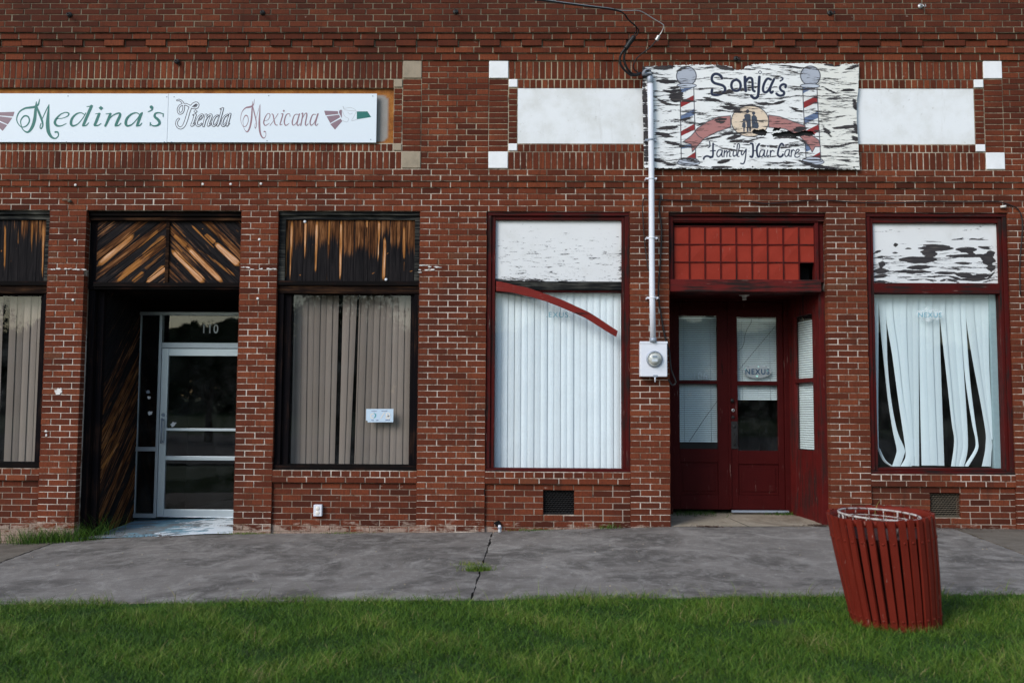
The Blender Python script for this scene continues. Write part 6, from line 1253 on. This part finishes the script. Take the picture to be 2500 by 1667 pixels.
# ------------------------------------------------------------------ across the street (seen in the glass): trees
def tree(x, y, h, src=None):
    if src is None:
        t = thing('broadleaf_tree', 'leafy tree across the street mirrored in the window glass', 'tree', (0, 0, 0), 'trees across the street')
        mb = MB(); mb.tube([(0, 0, -.1), (.05, .1, 1.5), (-.1, 0, 3.2), (.1, .1, 5)], [.28, .2, .15, .06], 10)
        for a in range(7): an = a*.9; mb.tube([(0, 0, 2.2+a*.3), (math.cos(an)*1.3, math.sin(an)*1.3, 3.4+a*.35), (math.cos(an)*2.3, math.sin(an)*2.3, 4.2+a*.4)], [.1, .06, .02], 6)
        tr_ = mb.build('trunk', M['bark'], t)
        n = 9000; cc_ = rng.normal(0, 1, (46, 3)); cc_ /= np.linalg.norm(cc_, axis=1)[:, None]; cc_ = cc_*np.array([2.7, 2.7, 2.0])*rng.uniform(.35, 1, (46, 1))+np.array([0, 0, 4.9]); id_ = rng.integers(0, 46, n); p = cc_[id_]+rng.normal(0, .42, (n, 3))
        d1_ = rng.normal(0, 1, (n, 3)); d1_ /= np.linalg.norm(d1_, axis=1)[:, None]; d2 = np.cross(d1_, rng.normal(0, 1, (n, 3))); d2 /= np.linalg.norm(d2, axis=1)[:, None]; s_ = rng.uniform(.07, .14, (n, 1))
        V = np.stack([p-d1_*s_, p+d2*s_*.5, p+d1_*s_, p-d2*s_*.5], 1).reshape(-1, 3); me = bpy.data.meshes.new('crown'); me.from_pydata(V.tolist(), [], [(4*i, 4*i+1, 4*i+2, 4*i+3) for i in range(n)]); me.materials.append(M['leaf'])
        o = bpy.data.objects.new('crown', me); C.objects.link(o); o.parent = t
    else:
        t = src.copy(); C.objects.link(t)
        for ch in src.children: q = ch.copy(); C.objects.link(q); q.parent = t
    s = h/7; t.location = (x, y, 0); t.scale = (s, s, s); t.rotation_euler = (0, 0, random.uniform(0, 6)); return t
t0 = tree(-15.5, -34, 5.3)
for (x, y, h) in ((-8.5, -33, 7.0), (-3.5, -36, 6.2), (-23, -40, 6.8), (-31, -44, 7.0), (3, -58, 8.2), (11, -60, 8.6), (19, -58, 8.0), (27, -62, 8.8), (-12, -60, 8.6), (36, -60, 8.4), (-44, -60, 8.8)): tree(x, y, h, t0)
n = 42000; X = rng.uniform(-130, 130, n); top_ = 9.9+.9*np.sin(X*.11)+.8*np.sin(X*.37+1)+.4*np.sin(X*1.3); Z = top_*rng.random(n)**.7; Y = -92+rng.uniform(-3, 3, n)*(1.1-Z/11)
p = np.stack([X, Y, Z], 1); d1_ = rng.normal(0, 1, (n, 3)); d1_ /= np.linalg.norm(d1_, axis=1)[:, None]; d2 = np.cross(d1_, rng.normal(0, 1, (n, 3))); d2 /= np.linalg.norm(d2, axis=1)[:, None]; s_ = rng.uniform(.45, .8, (n, 1))
V = np.stack([p-d1_*s_, p+d2*s_*.7, p+d1_*s_, p-d2*s_*.7], 1).reshape(-1, 3); me = bpy.data.meshes.new('far_woods'); me.from_pydata(V.tolist(), [], [(4*i, 4*i+1, 4*i+2, 4*i+3) for i in range(n)]); me.materials.append(M['leaf'])
o = bpy.data.objects.new('far_woods', me); C.objects.link(o); tag(o, 'dark belt of far woods mirrored in the shop glass', 'woods', None, 'stuff')

# ------------------------------------------------------------------ light, world, camera
SUN_EL, SUN_AZ = R_(33), R_(222)          # azimuth from +Y clockwise; sun behind and left of the camera, under thin cloud
sunv = Vector((math.sin(SUN_AZ)*math.cos(SUN_EL), math.cos(SUN_AZ)*math.cos(SUN_EL), math.sin(SUN_EL)))
w = bpy.data.worlds.new('World'); bpy.context.scene.world = w; w.use_nodes = True; nt = w.node_tree; nt.nodes.clear()
sky = nt.nodes.new('ShaderNodeTexSky'); sky.sky_type = 'NISHITA'; sky.sun_disc = False; sky.sun_elevation = SUN_EL; sky.sun_rotation = SUN_AZ; sky.air_density = 1.3; sky.dust_density = .8; sky.ozone_density = 1.0
bg = nt.nodes.new('ShaderNodeBackground'); bg.inputs[1].default_value = .09; ow = nt.nodes.new('ShaderNodeOutputWorld'); nt.links.new(sky.outputs[0], bg.inputs[0]); nt.links.new(bg.outputs[0], ow.inputs[0])
L = bpy.data.lights.new('sun', 'SUN'); L.energy = 1.15; L.angle = R_(28); L.color = (1, .97, .94); lo = bpy.data.objects.new('sun', L); C.objects.link(lo); lo.rotation_euler = sunv.to_track_quat('Z', 'Y').to_euler()
cam = bpy.data.cameras.new('camera'); co = bpy.data.objects.new('camera', cam); C.objects.link(co); co.location = CAMLOC; co.rotation_euler = CAMR.to_euler()
cam.sensor_width = 36; cam.lens = FPX/2500*36; cam.clip_end = 600; cam.clip_start = .05
cam.dof.use_dof = True; cam.dof.focus_distance = 10.6; cam.dof.aperture_fstop = 2.4
sc = bpy.context.scene; sc.camera = co; sc.render.engine = 'CYCLES'; sc.render.resolution_x = 1024; sc.render.resolution_y = 682
sc.view_settings.view_transform = 'Standard'; sc.view_settings.look = 'None'; sc.view_settings.exposure = 1.08; sc.view_settings.gamma = 1
sc.cycles.max_bounces = 8; sc.cycles.transparent_max_bounces = 12
